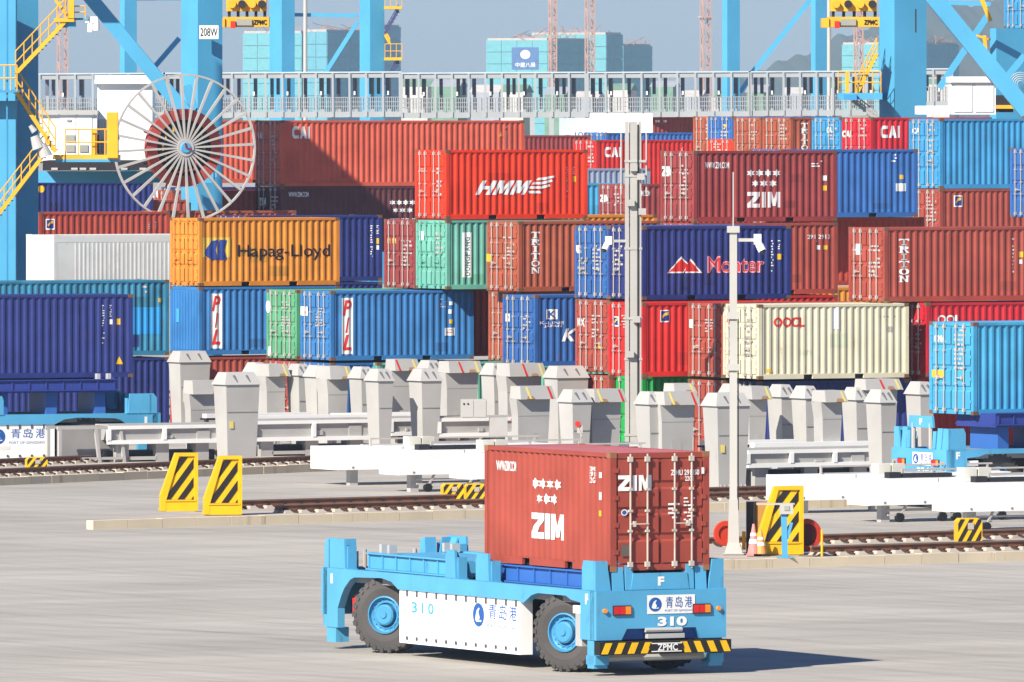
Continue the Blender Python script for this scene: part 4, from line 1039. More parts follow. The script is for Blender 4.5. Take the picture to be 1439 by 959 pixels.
    m = MB(); m.prism([(-.72,1.86),(.72,1.86),(.66,2.22),(-.66,2.22)], 0, -.04, .04)
    for q_ in range(len(m.v)): m.v[q_] = (m.v[q_][0], m.v[q_][1], m.v[q_][2]+lift*.9)
    P(m, 'end_board', AB)
    if lift:
        for yy in (-.5, .5): m = MB(); m.tube((.02, yy, 1.8), (.02, yy, 2.0+lift*.9), .07, 8); P(m, 'ram', GALV)
    decal(t, 'T', ('F', .05, 0), (-.046, .06, 1.94+lift*.9), (-.046, -.10, 1.94+lift*.9), (-.046, .06, 2.14+lift*.9), WHITE)
    for sd in (-1, 1):
        m = MB(); m.prism([(-.03,1.86),(.10,1.86),(.12,2.4),(.0,2.4)], 1, *sorted((sd*.66, sd*.84))); P(m, 'end_guide', AB)
    # lifting platforms
    for k, (x0, x1) in enumerate(((2.0 if lift else .5, 6.2), (7.0, L-1.35))):
        pm = (ABD if k == 0 else AB) if not lift else mat('platform_shaded_blue', (.028,.05,.25), .5, fade=.1)  # raised platforms: shade under the container is put into this darker blue
        zt = 2.24+lift; hh = .36 if not lift else .46
        m = MB(); m.box(x0, -1.12, zt-hh, x1, 1.12, zt-.04); pf = P(m, 'lift_platform', pm)
        m = MB()
        for sd in (-1, 1):
            for i in range(8): x = x0+.1+i*(x1-x0-.2)/7; a_, b_ = sorted((sd*1.12, sd*1.16)); m.box(x-.02, a_, zt-.36, x+.02, b_, zt-.04)
            a_, b_ = sorted((sd*1.0, sd*1.19)); m.box(x0, a_, zt-.04, x1, b_, zt-.005); m.box(x0, a_, zt-.40, x1, b_, zt-.365)
        m.build('platform_ribs', pm, pf)
        for x in (x0+.5, (x0+x1)/2, x1-.5): m = MB(); m.box(x-.2, -.8, 1.8, x+.2, .8, zt-hh); P(m, 'lift_post', ABD if lift else DARK)
    if True:
        for x in (L-1.6, L-2.0):
            m = MB(); m.box(x, -.9, 2.22+lift, x+.12, -.7, 2.42+lift); m.box(x, .7, 2.22+lift, x+.12, .9, 2.42+lift); P(m, 'twistlock', AXG)
    # fire extinguisher behind the rear wheel on the visible side
    m = MB(); y = vis*(hw-.35); m.tube((L-1.0, y, .78), (L-1.0, y, 1.18), .09, 10); m.tube((L-1.0, y, 1.18), (L-1.0, y, 1.26), .04, 8); P(m, 'fire_extinguisher', REDM)
    m = MB(); m.tube((L-1.35, y-vis*.15, 1.05), (L-1.35, y-vis*.15, 1.2), .12, 10); m.tube((L-1.6, y-vis*.15, 1.1), (L-1.1, y-vis*.15, 1.1), .04, 6); P(m, 'hose_fitting', REDM)
    m = MB(); m.tube((L+.02, vis*(hw-.15), .82), (L+.16, vis*(hw-.15), .82), .12, 12); P(m, 'side_marker', ORL)
    for xx in (.25, L-.95):
        m = MB(); m.box(xx, *sorted((vis*hw, vis*(hw+.012)))[:1], 1.60, xx+.02, sorted((vis*hw, vis*(hw+.012)))[1], 1.80)
    m = MB(); a_, b_ = sorted((vis*hw, vis*(hw+.01))); m.box(L-.5, a_, 1.50, L-.40, b_, 1.72); P(m, 'white_tab', WHITE)
    return t
D0 = 224.2
carrier(((835-CX)/F*D0, D0, 0), R(117), 1, '310', 'blue driverless carrier 310 in the foreground with an empty rear half', steer=(27, 34), L=13.45)
C1 = C_OXIDE
zc = Cont(859, 0, 0, 20, 2.591, cm('zim_red', (.32,.06,.04), .22, .12), 'red-brown starred container carried on the foreground carrier 310', yaw=117, near=1, pos=(Vector(((835-CX)/F*D0, D0, 0))+.40*Vector((.883,.469,0))+.0*Vector((-.469,.883,0))+Vector((0,0,2.26))), roofm=mat('faded_pink_roof', (.42,.13,.14), .6, rust=.2, rustcol=(.3,.2,.18)), rodm=mat('pale_rod', (.50,.46,.40), .5, rust=.45), cast=mat('orange_rust_casting', (.28,.13,.06), .7, rust=.4), group='containers on carriers')
zc.S('T', ('WWW.ZIM.COM', .02, 0), (696, 648, 724, 662)); zc.S('S', STARS, (746, 671, 787, 710)); zc.S('B', 'ZIM', (745, 722, 791, 758))
zc.S('T', 'ZIMU', (827, 656, 836, 662)); zc.S('T', '2913', (827, 663, 837, 670)); zc.S('T', '22G1', (827, 671, 836, 679)); zc.S('R', 0, (840, 664, 843, 672), WHITE, 'sticker'); zc.S('R', 0, (840, 692, 844, 703), WHITE, 'sticker'); zc.S('R', 0, (840, 718, 844, 726), YEL, 'sticker')
zc.E('B', 'ZIM', (868, 668, 915, 690)); zc.E('T', ('ZIMU 291350', .03, 0), (942, 660, 982, 668)); zc.E('T', ('22G1', .03, 0), (962, 669, 974, 676)); zc.E('R', 0, (985, 657, 989, 666), WHITE, 'sticker')
zc.E('C', (7, 2, 1), (960, 699, 976, 734), name='fine_print'); zc.E('C', (5, 1, 2), (938, 701, 954, 732), name='fine_print')
zc.E('E', 0, (872, 716, 881, 725), WHITE, 'round_badge'); zc.E('E', 0, (873.3, 717.3, 879.7, 723.7), mat('logo_blue', (.02,.10,.36)), 'round_badge')
zc.E('R', 0, (872, 766, 884, 782), mat('dull_plate', (.16,.13,.11), .5, metal=.4), 'data_plate')
# left carrier with the navy container
DL_ = 359.5
lc = carrier(tuple(Vector(((222-CX)/F*DL_, DL_+0, 0))+Vector((.875,.485,0))*0-Vector((math.cos(R(24)),math.sin(R(24)),0))*13.0), R(24), -1, '308', 'blue carrier at the left edge under a navy container', lift=.80)
c = Cont(186, 0, 0, 40, 2.896, C_NAVY, 'navy container raised on the carrier at the left edge', yaw=24, pos=W(187, 530, 360.6)-Vector((math.cos(R(24)),math.sin(R(24)),0))*12.192)
c.S('C', (16, 1), (144, 429, 147.5, 485), name='fine_print'); c.S('C', (6, 1), (154.5, 429, 157.5, 447), name='fine_print'); c.S('R', 0, (154, 449, 158.5, 456), WHITE, 'sticker'); c.S('R', 0, (164, 448, 169.5, 456.5), YEL, 'sticker'); c.S('P', [[(0,0),(1,0),(.5,1)]], (163, 501, 173, 512), YEL, 'warning_triangle')
# right carrier with the light blue container
DR = 321.0
rc = carrier(tuple(Vector(((1354-CX)/F*DR, DR-1.2, 0))-Vector((.848,.53,0))*.6+Vector((0,0,.0))), R(30), -1, '324', 'blue carrier 324 at the right edge behind the white barrier boxes', lift=.72)
c = Cont(1367, 0, 0, 40, 2.896, C_LBLUE, 'light blue container raised on carrier 324 at the right edge', yaw=32, pos=W(1368, 584, 321.5))
c.E('T', ('CMA', .03, 0), (1313, 471, 1329, 481)); ecodes(c, 1341, 463, 16, 60, 9, 2); c.E('R', 0, (1310, 520, 1328, 531), YEL, 'sticker')
# ---------------------------------------------------------------- poles
PW = mat('pole_paint', (.45,.435,.40), .5, rust=.08, fade=.06)
Bm = G(889, 662); 
t = thing('lighting_mast', 'tall pale lattice mast rising behind the carried red container', 'mast', Bm, R(10))
k = Bm.y/F
for dx, w in ((-.20, .10), (0.02, .24), (.25, .07)):
    m = MB(); m.box(dx-w/2, -.1, 0, dx+w/2, .1, 12.0); m.build('upright', PW, t)
for dx in (-.40, .48):
    m = MB(); m.tube((dx, 0, 9.5), (dx, 0, 11.6), .03, 6); m.build('side_rod', PW, t)
for z in (1.2, 3.8, 5.2, 7.6, 10.1, 10.6):
    m = MB(); m.box(-.27, -.12, z, .31 if z < 9 else .46, .12, z+.08); m.build('collar', PW, t)
for z, x in ((3.9, -.12), (5.1, .1), (10.3, .0), (8.8, .3), (10.0, .25), (9.1, -.1)):
    m = MB(); m.box(x-.12, -.26, z, x+.12, -.14, z+.22); m.build('junction_box', PW, t)
m = MB(); m.tube((.16, -.13, 0), (.16, -.13, 11.9), .025, 6); m.build('cable', DARK, t)
def camera_head(par, x, z, d):
    m = MB(); m.bar((0, 0, z), (d*x, 0, z), .09); a = m.build('camera_arm', PW, par)
    m = MB(); m.box(d*x-.09, -.1, z-.12, d*x+.11, .1, z+.16); m.tube((d*x+d*.04, 0, z-.10), (d*x+d*.14, -.06, z-.30), .11, 10); m.build('camera', RAWW, par)
    m = MB(); m.tube((d*x+d*.14, -.06, z-.30), (d*x+d*.17, -.09, z-.38), .09, 10, .04); m.build('lens_dome', DARK, par)
camera_head(t, .85, (F*0+7.9), -1)
Bp = G(1032, 779, .26)
t = thing('camera_pole', 'slim pale pole with a camera arm near the kerb', 'camera pole', Bp, 0)
m = MB(); m.prism([(-.13,-.10),(.07,-.10),(.07,.10),(-.13,.10)], 2, .9, 8.9); m.build('shaft', PW, t)
m = MB(); m.hexa([(-.18,-.15,.2),(.13,-.15,.2),(.13,.15,.2),(-.18,.15,.2),(-.15,-.12,1.5),(.09,-.12,1.5),(.09,.12,1.5),(-.15,.12,1.5)]); m.build('sleeve', PW, t)
m = MB(); m.hexa([(-.28,-.22,0),(.22,-.22,0),(.22,.22,0),(-.28,.22,0),(-.18,-.15,.32),(.13,-.15,.32),(.13,.15,.32),(-.18,.15,.32)]); m.box(-.31,-.25,0,.25,.25,.04); m.build('base_flange', PW, t)
for z in (6.4, 5.0, 8.75): m = MB(); m.box(-.2, -.16, z, .14, .16, z+.18); m.build('junction_box', PW, t)
m = MB(); m.tube((.1,-.1,1.2),(.1,-.1,6.4),.02,5); m.build('cable', DARK, t)
m = MB(); m.tube((-.03,0,8.9),(-.03,0,10.4),.02,5); m.build('lightning_rod', PW, t)
camera_head(t, .62, 8.55, 1)
# items by the pole
def cone(px, py, label, col, hgt, band):
    b = G(px, py, .26); t = thing('traffic_cone', label, 'traffic cone', b, 0, 'traffic cones by the camera pole')
    m = MB(); m.box(-.19, -.19, 0, .19, .19, .05); m.build('foot', BLK if not band else col, t)
    r = lambda z: .15*(1-z/hgt)+.03
    m = MB(); m.tube((0,0,.05),(0,0,hgt),r(.05),16,r(hgt)); m.build('body', col, t, smooth=False)
    for z0, z1 in ((.38, .52), (.62, .72)):
        m = MB(); m.tube((0,0,z0*hgt),(0,0,z1*hgt),r(z0*hgt)+.008,16,r(z1*hgt)+.008,False); m.build('reflective_band', WHITE, t)
cone(1059, 781, 'faded pink and white traffic cone beside the slim pole', mat('faded_pink_plastic', (.72,.25,.22), .5), .86, True)
cone(1069, 781, 'shorter orange traffic cone with a black foot', mat('orange_plastic', (.80,.32,.08), .5), .70, False)
b = G(1102, 784, .26); t = thing('reader_post', 'blue post with a pale box head in front of the right buffer stop', 'post', (b.x, b.y, .26), 0)
m = MB(); m.hexa([(-.06,-.06,0),(.10,-.06,0),(.10,.06,0),(-.06,.06,0),(-.09,-.06,1.2),(.07,-.06,1.2),(.07,.06,1.2),(-.09,.06,1.2)]); m.bar((.08,0,.5),(.2,0,.95),.08); m.box(-.2,-.2,0,.24,.2,.03); m.build('post', AB, t)
m = MB(); m.box(-.12,-.14,1.18,.24,.1,1.46); m.build('head_box', STL, t); m = MB(); m.box(0,-.16,1.28,.14,-.14,1.40); m.build('screen', GREYM, t)
m = MB(); m.box(-.75,-.1,1.43,.28,.25,1.47); m.build('canopy', STL, t)
b = G(1049, 778, .26); t = thing('cable_reel', 'brown cable drum standing behind the cones with a dark side', 'cable drum', (b.x, b.y, .26), R(0))
m = MB(); m.box(-.0,-.02,0,.22,.5,1.40); m.build('dark_panel', DARK, t)
m = MB(); m.box(.22,.1,.35,.85,.6,1.40); m.build('brown_panel', mat('ochre_brown', (.42,.22,.05), .6), t)
m = MB(); m.box(-.12,.0,.1,-.02,.1,.6); m.build('yellow_strip', YP, t)
def drum(px, py, D, r, label, col, coil=True):
    b = W(px, py, D); t = thing('hose_reel', label, 'hose reel', (b.x, b.y, max(b.z, r+.26)), R(20), 'red reels at the track end')
    m = MB(); m.lathe([(r,-.05),(r+.02,0),(r,.05),(r-.12,.05),(r-.12,-.05)], 1, 28, closed=True); m.build('rim', mat('red_hose', (.55,.045,.02), .5), t)
    for i in range(3 if coil else 0): m = MB(); q = r-.16-.1*i; m.lathe([(q,.02),(q+.05,.07),(q,.12),(q-.05,.07)], 1, 24, closed=True); m.build('hose_coil', mat('red_hose', (.55,.045,.02), .5), t)
    m = MB(); m.lathe([(0,.0),(r-.1,.0),(r-.1,.18),(0,.18)], 1, 24); m.build('disc', col, t)
    m = MB(); m.box(-.08,.05,-r,.08,.2,0); m.build('support', DARK, t)
drum(1019, 750, 281.5, .33, 'red hose coil left of the slim pole', mat('red_hose', (.55,.045,.02), .5))
drum(1134, 752, 283.5, .42, 'dark red round reel behind the right buffer stop', mat('deep_red_disc', (.13,.018,.012), .6), coil=False)
m = MB(); a = G(1155, 782, .26); m.tube(a, a+Vector((0,0,.72)), .035, 6); o = m.build('marker_stake', YP); tag(o, 'thin yellow stake between the near rails', 'stake')
# ---------------------------------------------------------------- cranes
CB = mat('crane_blue', (.075,.345,.56), .45, rust=.22, fade=.1, rustcol=(.05,.2,.3), scale=.4)
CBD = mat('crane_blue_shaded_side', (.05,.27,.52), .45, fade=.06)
CY = mat('crane_yellow', (.75,.40,.02), .5, rust=.1)
def leg(par, x0, x1, y0, y1, D, m_, name='leg', yaw=29, split=None):
    s = D/F; w = (x1-x0)*s; c, sn = math.cos(R(yaw)), math.sin(R(yaw))
    if split is None: a = b = w/(c+sn)
    else: a = (x1-split)*s/c; b = (split-x0)*s/sn
    near = W(x0, y0, D)+Vector((b*sn, 0, 0)); ztop = near.z; zb = H-(y1-HY)/F*D
    X = Vector((c, sn, 0)); Y = Vector((-sn, c, 0)); n = Vector((near.x, D, 0)); mb = MB(); vs = []
    for z in (zb, ztop):
        for p in (n, n+X*a, n+X*a+Y*b, n+Y*b): vs.append((p.x, p.y, z))
    mb.hexa(vs); return mb.build(name, m_, par, world=True)
def brace(par, p0, p1, D, wpx, m_, name='brace', depth=None):
    m = MB(); w = wpx*D/F; m.bar(W(*p0, D), W(*p1, D), depth or w, w, up=(0, 0, 1)) if False else m.bar(W(*p0, D), W(*p1, D), w, depth or w, up=(0, 1, 0)); return m.build(name, m_, par, world=True)
def pbox(par, x0, y0, x1, y1, D, dep, m_, name, yaw=0):
    a = W(x0, y0, D); b = W(x1, y1, D); m = MB(); m.box(a.x, D, b.z, b.x, D+dep, a.z); return m.build(name, m_, par, world=True)
def railing(par, pts, D, hpx, m_, n, name='handrail'):
    m = MB()
    for (x0, y0), (x1, y1) in zip(pts[:-1], pts[1:]):
        for k in (1, .5): m.tube(W(x0, y0-hpx*k, D), W(x1, y1-hpx*k, D), .028, 5)
        for i in range(n+1):
            f = i/n; x = x0+(x1-x0)*f; y = y0+(y1-y0)*f; m.tube(W(x, y, D), W(x, y-hpx, D), .025, 5)
    return m.build(name, m_, par, world=True)
def stairs(par, p0, p1, D, m_, n=14, wid=.9, hpx=30):
    m = MB()
    for dd in (0, wid): m.bar(W(*p0, D+dd), W(*p1, D+dd), .15, .06, up=(0, 1, 0))
    m.build('stringer', m_, par, world=True)
    st = MB(); st.box(-.14, 0, -.02, .14, wid, .02); me = st.mesh('tread')
    for i in range(n):
        f = (i+.5)/n; q = par.matrix_basis.inverted() @ W(p0[0]+(p1[0]-p0[0])*f, p0[1]+(p1[1]-p0[1])*f, D)
        o = link('tread', me, mat('tread_steel', (.12,.07,.03), .7), par); o.location = q; o.rotation_euler = (0, 0, -par.rotation_euler.z)
    for dd in (0, wid): railing(par, [p0, p1], D+dd, hpx, m_, 6)
D1 = 432
cr = thing('gantry_crane', 'big blue gantry crane at the left carrying sign 208W', 'gantry crane', (W(120, 0, D1).x, D1, 0), 0)
DA = 408; leg(cr, -70, 52, -420, 395, DA, CB, split=-20)
pbox(cr, -60, 0, 22, 640, DA-1.4, 1.2, CB, 'leg')
pbox(cr, -60, 128, 24, 142, DA-2.2, 1.0, CB, 'bracket')
leg(cr, 253, 312, -420, 640, D1+18.5, CB, split=278)
pbox(cr, 40, 241, 300, 257, D1+4.0, 2, CB, 'sill_beam')
pbox(cr, 60, 226, 240, 240, D1+1.2, 7, DARK, 'equipment_deck')
for x in (72, 100, 112, 126, 170, 196): pbox(cr, x, 236, x+9, 239, D1+1.1, .08, STL, 'fixture')
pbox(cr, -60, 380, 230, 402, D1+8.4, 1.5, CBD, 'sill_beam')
brace(cr, (118, -14), (262, 160), D1+7.6, 19, CB)
brace(cr, (252, 54), (214, 98), D1+12, 7, CB)
brace(cr, (262, 120), (300, 250), D1+8.5, 12, CB)
s = D1+18.7
m = MB(); a = W(280, 36, s-.62); b = W(307, 55, s-.62); m.box(a.x, s-.62, b.z, b.x, s-.56, a.z); m.build('number_plate', WHITE, cr, world=True)
inv = cr.matrix_basis.inverted()
def pdecal(par, kind, arg, box, D, mt, name='lettering'):
    iv = par.matrix_basis.inverted(); x0, y0, x1, y1 = box
    decal(par, kind, arg, iv @ W(x0, y1, D), iv @ W(x1, y1, D), iv @ W(x0, y0, D), mt, name)
pdecal(cr, 'T', ('208W', 0, 0), (281.5, 39.5, 305.5, 51), s-.64, BLM)
DS = 405.0
# landing, platforms, stairs
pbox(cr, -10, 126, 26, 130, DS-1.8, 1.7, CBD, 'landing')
railing(cr, [(-12,128),(24,128)], DS-1.8, 36, CY, 4); railing(cr, [(-12,128),(24,128)], DS-.4, 36, CY, 4)
stairs(cr, (92, 30), (22, 104), DS-1.4, CY, 14, .9, 32)
stairs(cr, (22, 128), (78, 214), DS-.8, CY, 14, .9, 34)
stairs(cr, (66, 212), (-6, 306), DS-1.9, CY, 14, .9, 28)
pbox(cr, 74, 218, 166, 224, DS-1, 2.6, CY, 'platform'); pbox(cr, 78, 224, 166, 228, DS-1, 2.5, CB, 'platform_beam')
railing(cr, [(92,218),(166,218)], DS-1, 36, CY, 4)
pbox(cr, 150, 158, 165.5, 222, DS-1.2, .7, CY, 'yellow_cabinet'); pbox(cr, 130, 182, 136, 218, DS-.8, .3, CY, 'yellow_post'); pbox(cr, 133, 190, 139, 216, DS-.4, .3, DARK, 'vent')
pbox(cr, 96, -60, 104, 27, DS-1.5, .3, CY, 'platform_post'); pbox(cr, 76, 26, 104, 31, DS-1.5, 1.6, CY, 'platform'); 
railing(cr, [(68,-6),(100,-6)], DS-1.5, 30, CY, 3); brace(cr, (70,-10), (98, 26), DS-1.2, 4, CY); railing(cr, [(104,26),(120,26)], DS-1.2, 17, CY, 1)
pbox(cr, 88, 31, 106, 39, DS-1.3, .6, CB, 'bracket'); brace(cr, (104, 27), (124, 27), DS-1, 3, CB, 'lamp_arm')
m = MB(); a = W(129, 28, DS-1); m.box(a.x-.25, a.y, a.z-.12, a.x+.22, a.y+.4, a.z+.12); m.tube(a+Vector((-.06,.1,-.1)), a+Vector((-.06,.1,-.48)), .12, 10); m.tube(a+Vector((.18,.1,-.1)), a+Vector((.18,.1,-.42)), .12, 10); m.build('floodlight', RAWW, cr, world=True)
for px, py, r in ((52, 200, .24), (62, 212, .24), (46, 181, .12)):
    m = MB(); a = W(px, py, DS-2.2); m.tube(a+Vector((-.1,0,r)), a+Vector((.08,0,-r)), r*.7, 12, r*1.1); m.build('floodlight', STL, cr, world=True)
# light brackets and pipes
for x in (8,): 
    m = MB(); a = W(x if x > 100 else 10, 0, DS+.3); m.tube(Vector((a.x, a.y, 3)), Vector((a.x, a.y, 22)), .04, 5); m.build('pipe', CBD, cr, world=True)
# crane house, white
hs = thing('electrical_house', 'tall white crane cabin house with a flat lid behind the reel', 'electrical house', W(175, 215, D1+9), 0)
pbox(hs, 137, 118, 214, 232, D1+9, 3.5, RAWW, 'body'); pbox(hs, 133, 106, 215, 118, D1+8.7, 4.2, RAWW, 'roof'); pbox(hs, 139, 168, 148, 222, D1+8.9, .1, mat('pale_door', (.5,.5,.48), .5), 'door')
for i in range(7): pbox(hs, 141, 196+i*3.4, 147, 197.6+i*3.4, D1+8.85, .05, GREYM, 'vent_slat')
h2 = thing('electrical_house', 'low white cabin with two doors left of the tall white house', 'electrical house', W(98, 230, D1+8), 0)
pbox(h2, 56, 162, 136, 226, D1+8, 3, RAWW, 'body'); pbox(h2, 54, 155, 137, 161, D1+7.8, 3.4, STL, 'roof')
for x in (85, 108): pbox(h2, x, 166, x+21, 222, D1+7.95, .05, WHP, 'door')
pbox(h2, 94, 168, 100, 171, D1+7.9, .05, GREYM, 'small_sign')
for x, y in ((93, 190), (93, 204), (112, 204)): pbox(h2, x, y, x+12, y+10, D1+7.9, .05, GREYM, 'vent')
# cable reel
Drl = D1-1.0; cc = W(259, 208, Drl); yw = R(19)
rl = thing('cable_reel', 'giant spoked cable reel with a red drum on the left gantry crane', 'cable reel', cc, yw)
RR = 104*Drl/F; RMET = mat('reel_galvanised', (.50,.485,.46), .5, metal=.2, rust=.05)
def ring(par, r0, r1, y0, y1, m_, name, n=64): m = MB(); m.lathe([(r0,y0),(r1,y0),(r1,y1),(r0,y1)], 1, n, closed=True); return m.build(name, m_, par)
ring(rl, RR-.075, RR, -.14, .0, RMET, 'outer_rim')
NS = 28
for i in range(NS):
    a = 2*math.pi*i/NS+.05; ca, sa = math.cos(a), math.sin(a); m = MB(); 
    e = .035; g_ = .055; r0, r1 = .33, RR-.05
    m.hexa([(r0*ca+e*sa, -.16, r0*sa-e*ca), (r0*ca-e*sa, -.16, r0*sa+e*ca), (r0*ca-e*sa, -.04, r0*sa+e*ca), (r0*ca+e*sa, -.04, r0*sa-e*ca), (r1*ca+g_*sa, -.14, r1*sa-g_*ca), (r1*ca-g_*sa, -.14, r1*sa+g_*ca), (r1*ca-g_*sa, -.02, r1*sa+g_*ca), (r1*ca+g_*sa, -.02, r1*sa-g_*ca)]); m.build('spoke', RMET, rl)
m = MB()
for i in range(8):
    a = 2*math.pi*(i+.5)/8; ca, sa = math.cos(a), math.sin(a); m = MB(); m.bar((.5*ca, .42, .5*sa), (1.78*ca, .42, 1.78*sa), .06, .05, up=(0, 1, 0)); m.build('rear_spoke', DARK, rl)
RC = mat('red_cable', (.38,.06,.045), .7, rust=.3); 
for i in range(6): r = 1.18+i*.075; m = MB(); m.lathe([(r,.0),(r+.075,.0),(r+.075,.40),(r,.40)], 1, 56, closed=True); m.build('cable_turn', RC, rl)
ring(rl, .45, 1.17, .12, .36, BLK, 'drum', 40)
ring(rl, .20, .36, -.20, .45, STL, 'hub', 32); m = MB(); m.lathe([(0,-.26),(.20,-.26),(.26,-.16),(.26,.1),(0,.1)], 1, 24); m.build('hub_cap', CB, rl)
m = MB(); m.bar((0,-.28,0),(.24,-.28,-.06),.06,.05,up=(0,1,0)); m.bar((0,-.28,0),(-.05,-.28,.2),.06,.05,up=(0,1,0)); m.build('hub_pointer', mat('wine_red', (.25,.02,.05), .5), rl)
m = MB(); m.box(-.3,.5,-.35,.3,1.9,.35); m.build('reel_bearing', CB, rl)
m = MB(); m.tube((.45,-.1,-.2),(.5,-.05,-.9),.05,6); m.tube((.5,-.05,-.9),(-.5,-.05,-1.05),.05,6); m.build('cable_lead', RC, rl)
for a in range(12):
    m = MB(); t_ = 2*math.pi*a/12; m.box(.9*math.cos(t_)-.03, .06, .9*math.sin(t_)-.12, .9*math.cos(t_)+.03, .11, .9*math.sin(t_)+.12); m.build('cable_clamp', YEL, rl)
# unseen plate above the left crane, added to shade the stacks diagonally
k_ = 15.0; sh = Vector((-.826*k_, -1.098*k_, k_)); P4 = [W(x, y, 452)+sh for x, y in ((332, 117), (720, 374), (332, 374))]
m = MB(); nn = Vector((.35, -.94, 0)); m.add([tuple(p) for p in P4]+[tuple(p+nn*1.2) for p in P4], [(0,1,2),(5,4,3),(0,3,4,1),(1,4,5,2),(2,5,3,0)]); m.build('unseen_shade_plate', CB, cr, world=True)
# right crane
D2 = 455
c2 = thing('gantry_crane', 'big blue gantry crane at the right with a wide leg', 'gantry crane', (W(1300, 0, D2).x, D2, 0), 0)
leg(c2, 1237, 1303, -420, 640, D2, CB, split=1257)
leg(c2, 1392, 1452, 40, 640, D2+14, CB, split=1400)
brace(c2, (1308, -8), (1446, 160), D2-7, 23, CB)
brace(c2, (1388, 22), (1320, 124), D2+10, 9, CB); brace(c2, (1303, 3), (1392, 6), D2+12, 6, CB); brace(c2, (1440, 78), (1412, 112), D2+4, 9, CB)
pbox(c2, 1178, 131, 1240, 140, D2-1, 2, CB, 'landing'); pbox(c2, 1186, 133, 1204, 141, D2-1.2, .3, CBD, 'bracket')
stairs(c2, (1232, 76), (1204, 132), D2-.6, CY, 10, .8, 22); railing(c2, [(1178,131),(1238,131)], D2-.8, 30, CY, 5); pbox(c2, 1188, 101, 1193, 131, D2-.9, .1, CY, 'rail_post')
stairs(c2, (1198, 141), (1232, 168), D2-.6, mat('stair_grey', (.3,.3,.3), .6), 6, .8, 10)
pbox(c2, 1286, 13, 1288, 46, D2-.1, .05, DARK, 'cable_duct')
brace(c2, (1378, -5), (1392, 30), D2+8, 6, CY); brace(c2, (1383, 50), (1388, 100), D2+8, 5, CY); brace(c2, (1372, 50), (1392, 56), D2+8, 3, CY); brace(c2, (1376, 86), (1390, 106), D2+8, 5, CY)
pbox(c2, 1395, 134, 1424, 158, D2+4, 1.5, DARK, 'motor'); pbox(c2, 1400, 148, 1428, 153, D2+3.8, .4, CY, 'chain_guard')
for i in range(5):
    m = MB(); q = W(1434, 118, D2+5); m.lathe([(.5-.09*i,-.03),(.53-.09*i,0),(.5-.09*i,.03)], 1, 20, closed=True, c=tuple(q)); m.build('cable_hoop', GALV, c2, world=True)
h3 = thing('electrical_house', 'white flat-roofed crane house above the light blue container at top right', 'electrical house', W(1365, 158, D2-5), 0)
pbox(h3, 1336, 116, 1399, 161, D2-5, 3, RAWW, 'body'); pbox(h3, 1334, 108, 1402, 116, D2-5.2, 3.6, RAWW, 'roof'); pbox(h3, 1336, 118, 1398, 119, D2-5.1, .05, GREYM, 'seam')
for i in range(2): pbox(h3, 1340+i*30, 121, 1366+i*30, 157, D2-5.07, .07, RAWW, 'door')
pbox(h3, 1288, 149, 1335, 161, D2-4.9, 2, RAWW, 'low_box')
c = Cont(1400, D2+20, W(0, 40, D2+20).z, 20, 2.6, C_SKY, 'light blue container hanging high at the top right corner', yaw=29, near=-1)
c.t.location.x = W(1432, 0, D2+20).x; 
# spreaders
def spreader(x0, y0, x1, D, label, flip):
    t = thing('spreader', label, 'spreader', W((x0+x1)/2, y0, D), 0, 'yellow container spreaders')
    pbox(t, x0+8, y0+24, x1, y0+38, D, 1.6, CY, 'main_beam'); pbox(t, x0+12, y0, x1-4, y0+16, D+.2, 1.4, CY, 'head_block')
    pbox(t, x0, y0+26, x0+10, y0+39, D-.1, 1.8, CY, 'end_arm')
    for i in range(5): x = x0+14+i*(x1-x0-22)/4; pbox(t, x, y0+14, x+4, y0+25, D+.4, .4, DARK, 'sheave_bracket')
    for i in range(4):
        m = MB(); q = W(x0+20+i*(x1-x0-30)/3, y0+6, D-.05); m.tube(q, q+Vector((0,.3,0)), .18, 12); m.build('sheave', DARK if i % 2 else CY, t, world=True)
    pbox(t, x0+26, y0+27, x0+48, y0+36, D-.12, .1, GREYM, 'grille')
    pbox(t, x0+18, y0+30, x0+25, y0+40, D-.2, .2, REDM, 'flipper')
    m = MB()
    for x in (x0+20, x1-12): m.tube(W(x, y0, D+.5), W(x, y0-200, D+.5), .03, 5)
    m.build('hoist_ropes', DARK, t, world=True)
    pdecal(t, 'T', ('ZPMC', .03, 0), (x1-22, y0+28, x1-3, y0+35), D-.03, BLM)
spreader(1155, 0, 1236, D2+12, 'yellow spreader left of the wide right-hand crane leg', True)
spreader(306, 0, 378, D1+30, 'yellow spreader between sign 208W and the next blue leg', True)
# far crane legs behind the bridge
D3 = 690
c3 = thing('gantry_crane', 'blue crane behind the walkway bridge with yellow stair landings', 'gantry crane', (W(450, 0, D3).x, D3, 0), 0)
leg(c3, 378, 414, -250, 400, D3, CB, split=396); leg(c3, 505, 540, -250, 400, D3, CB, split=520)
brace(c3, (413, 21), (504, 22), D3+2, 5, CB); brace(c3, (503, 30), (457, 103), D3+2, 6, CB)
for y0, y1 in ((-10, 13), (60, 85)):
    pbox(c3, 540, y1-4, 565, y1, D3-.5, 2, CY, 'platform'); railing(c3, [(541,y1-3),(565,y1-3)], D3-.5, 20, CY, 3)
stairs(c3, (560, 15), (541, 48), D3-.2, mat('stair_dark', (.05,.06,.16), .6), 7, 1, 8); stairs(c3, (541, 50), (548, 62), D3-.2, CY, 3, 1, 8); stairs(c3, (560, 87), (541, 120), D3-.2, mat('stair_dark', (.05,.06,.16), .6), 7, 1, 8)
c4 = thing('gantry_crane', 'pair of thin blue crane legs behind the bridge right of centre', 'gantry crane', (W(1080, 0, D3).x, D3, 0), 0)
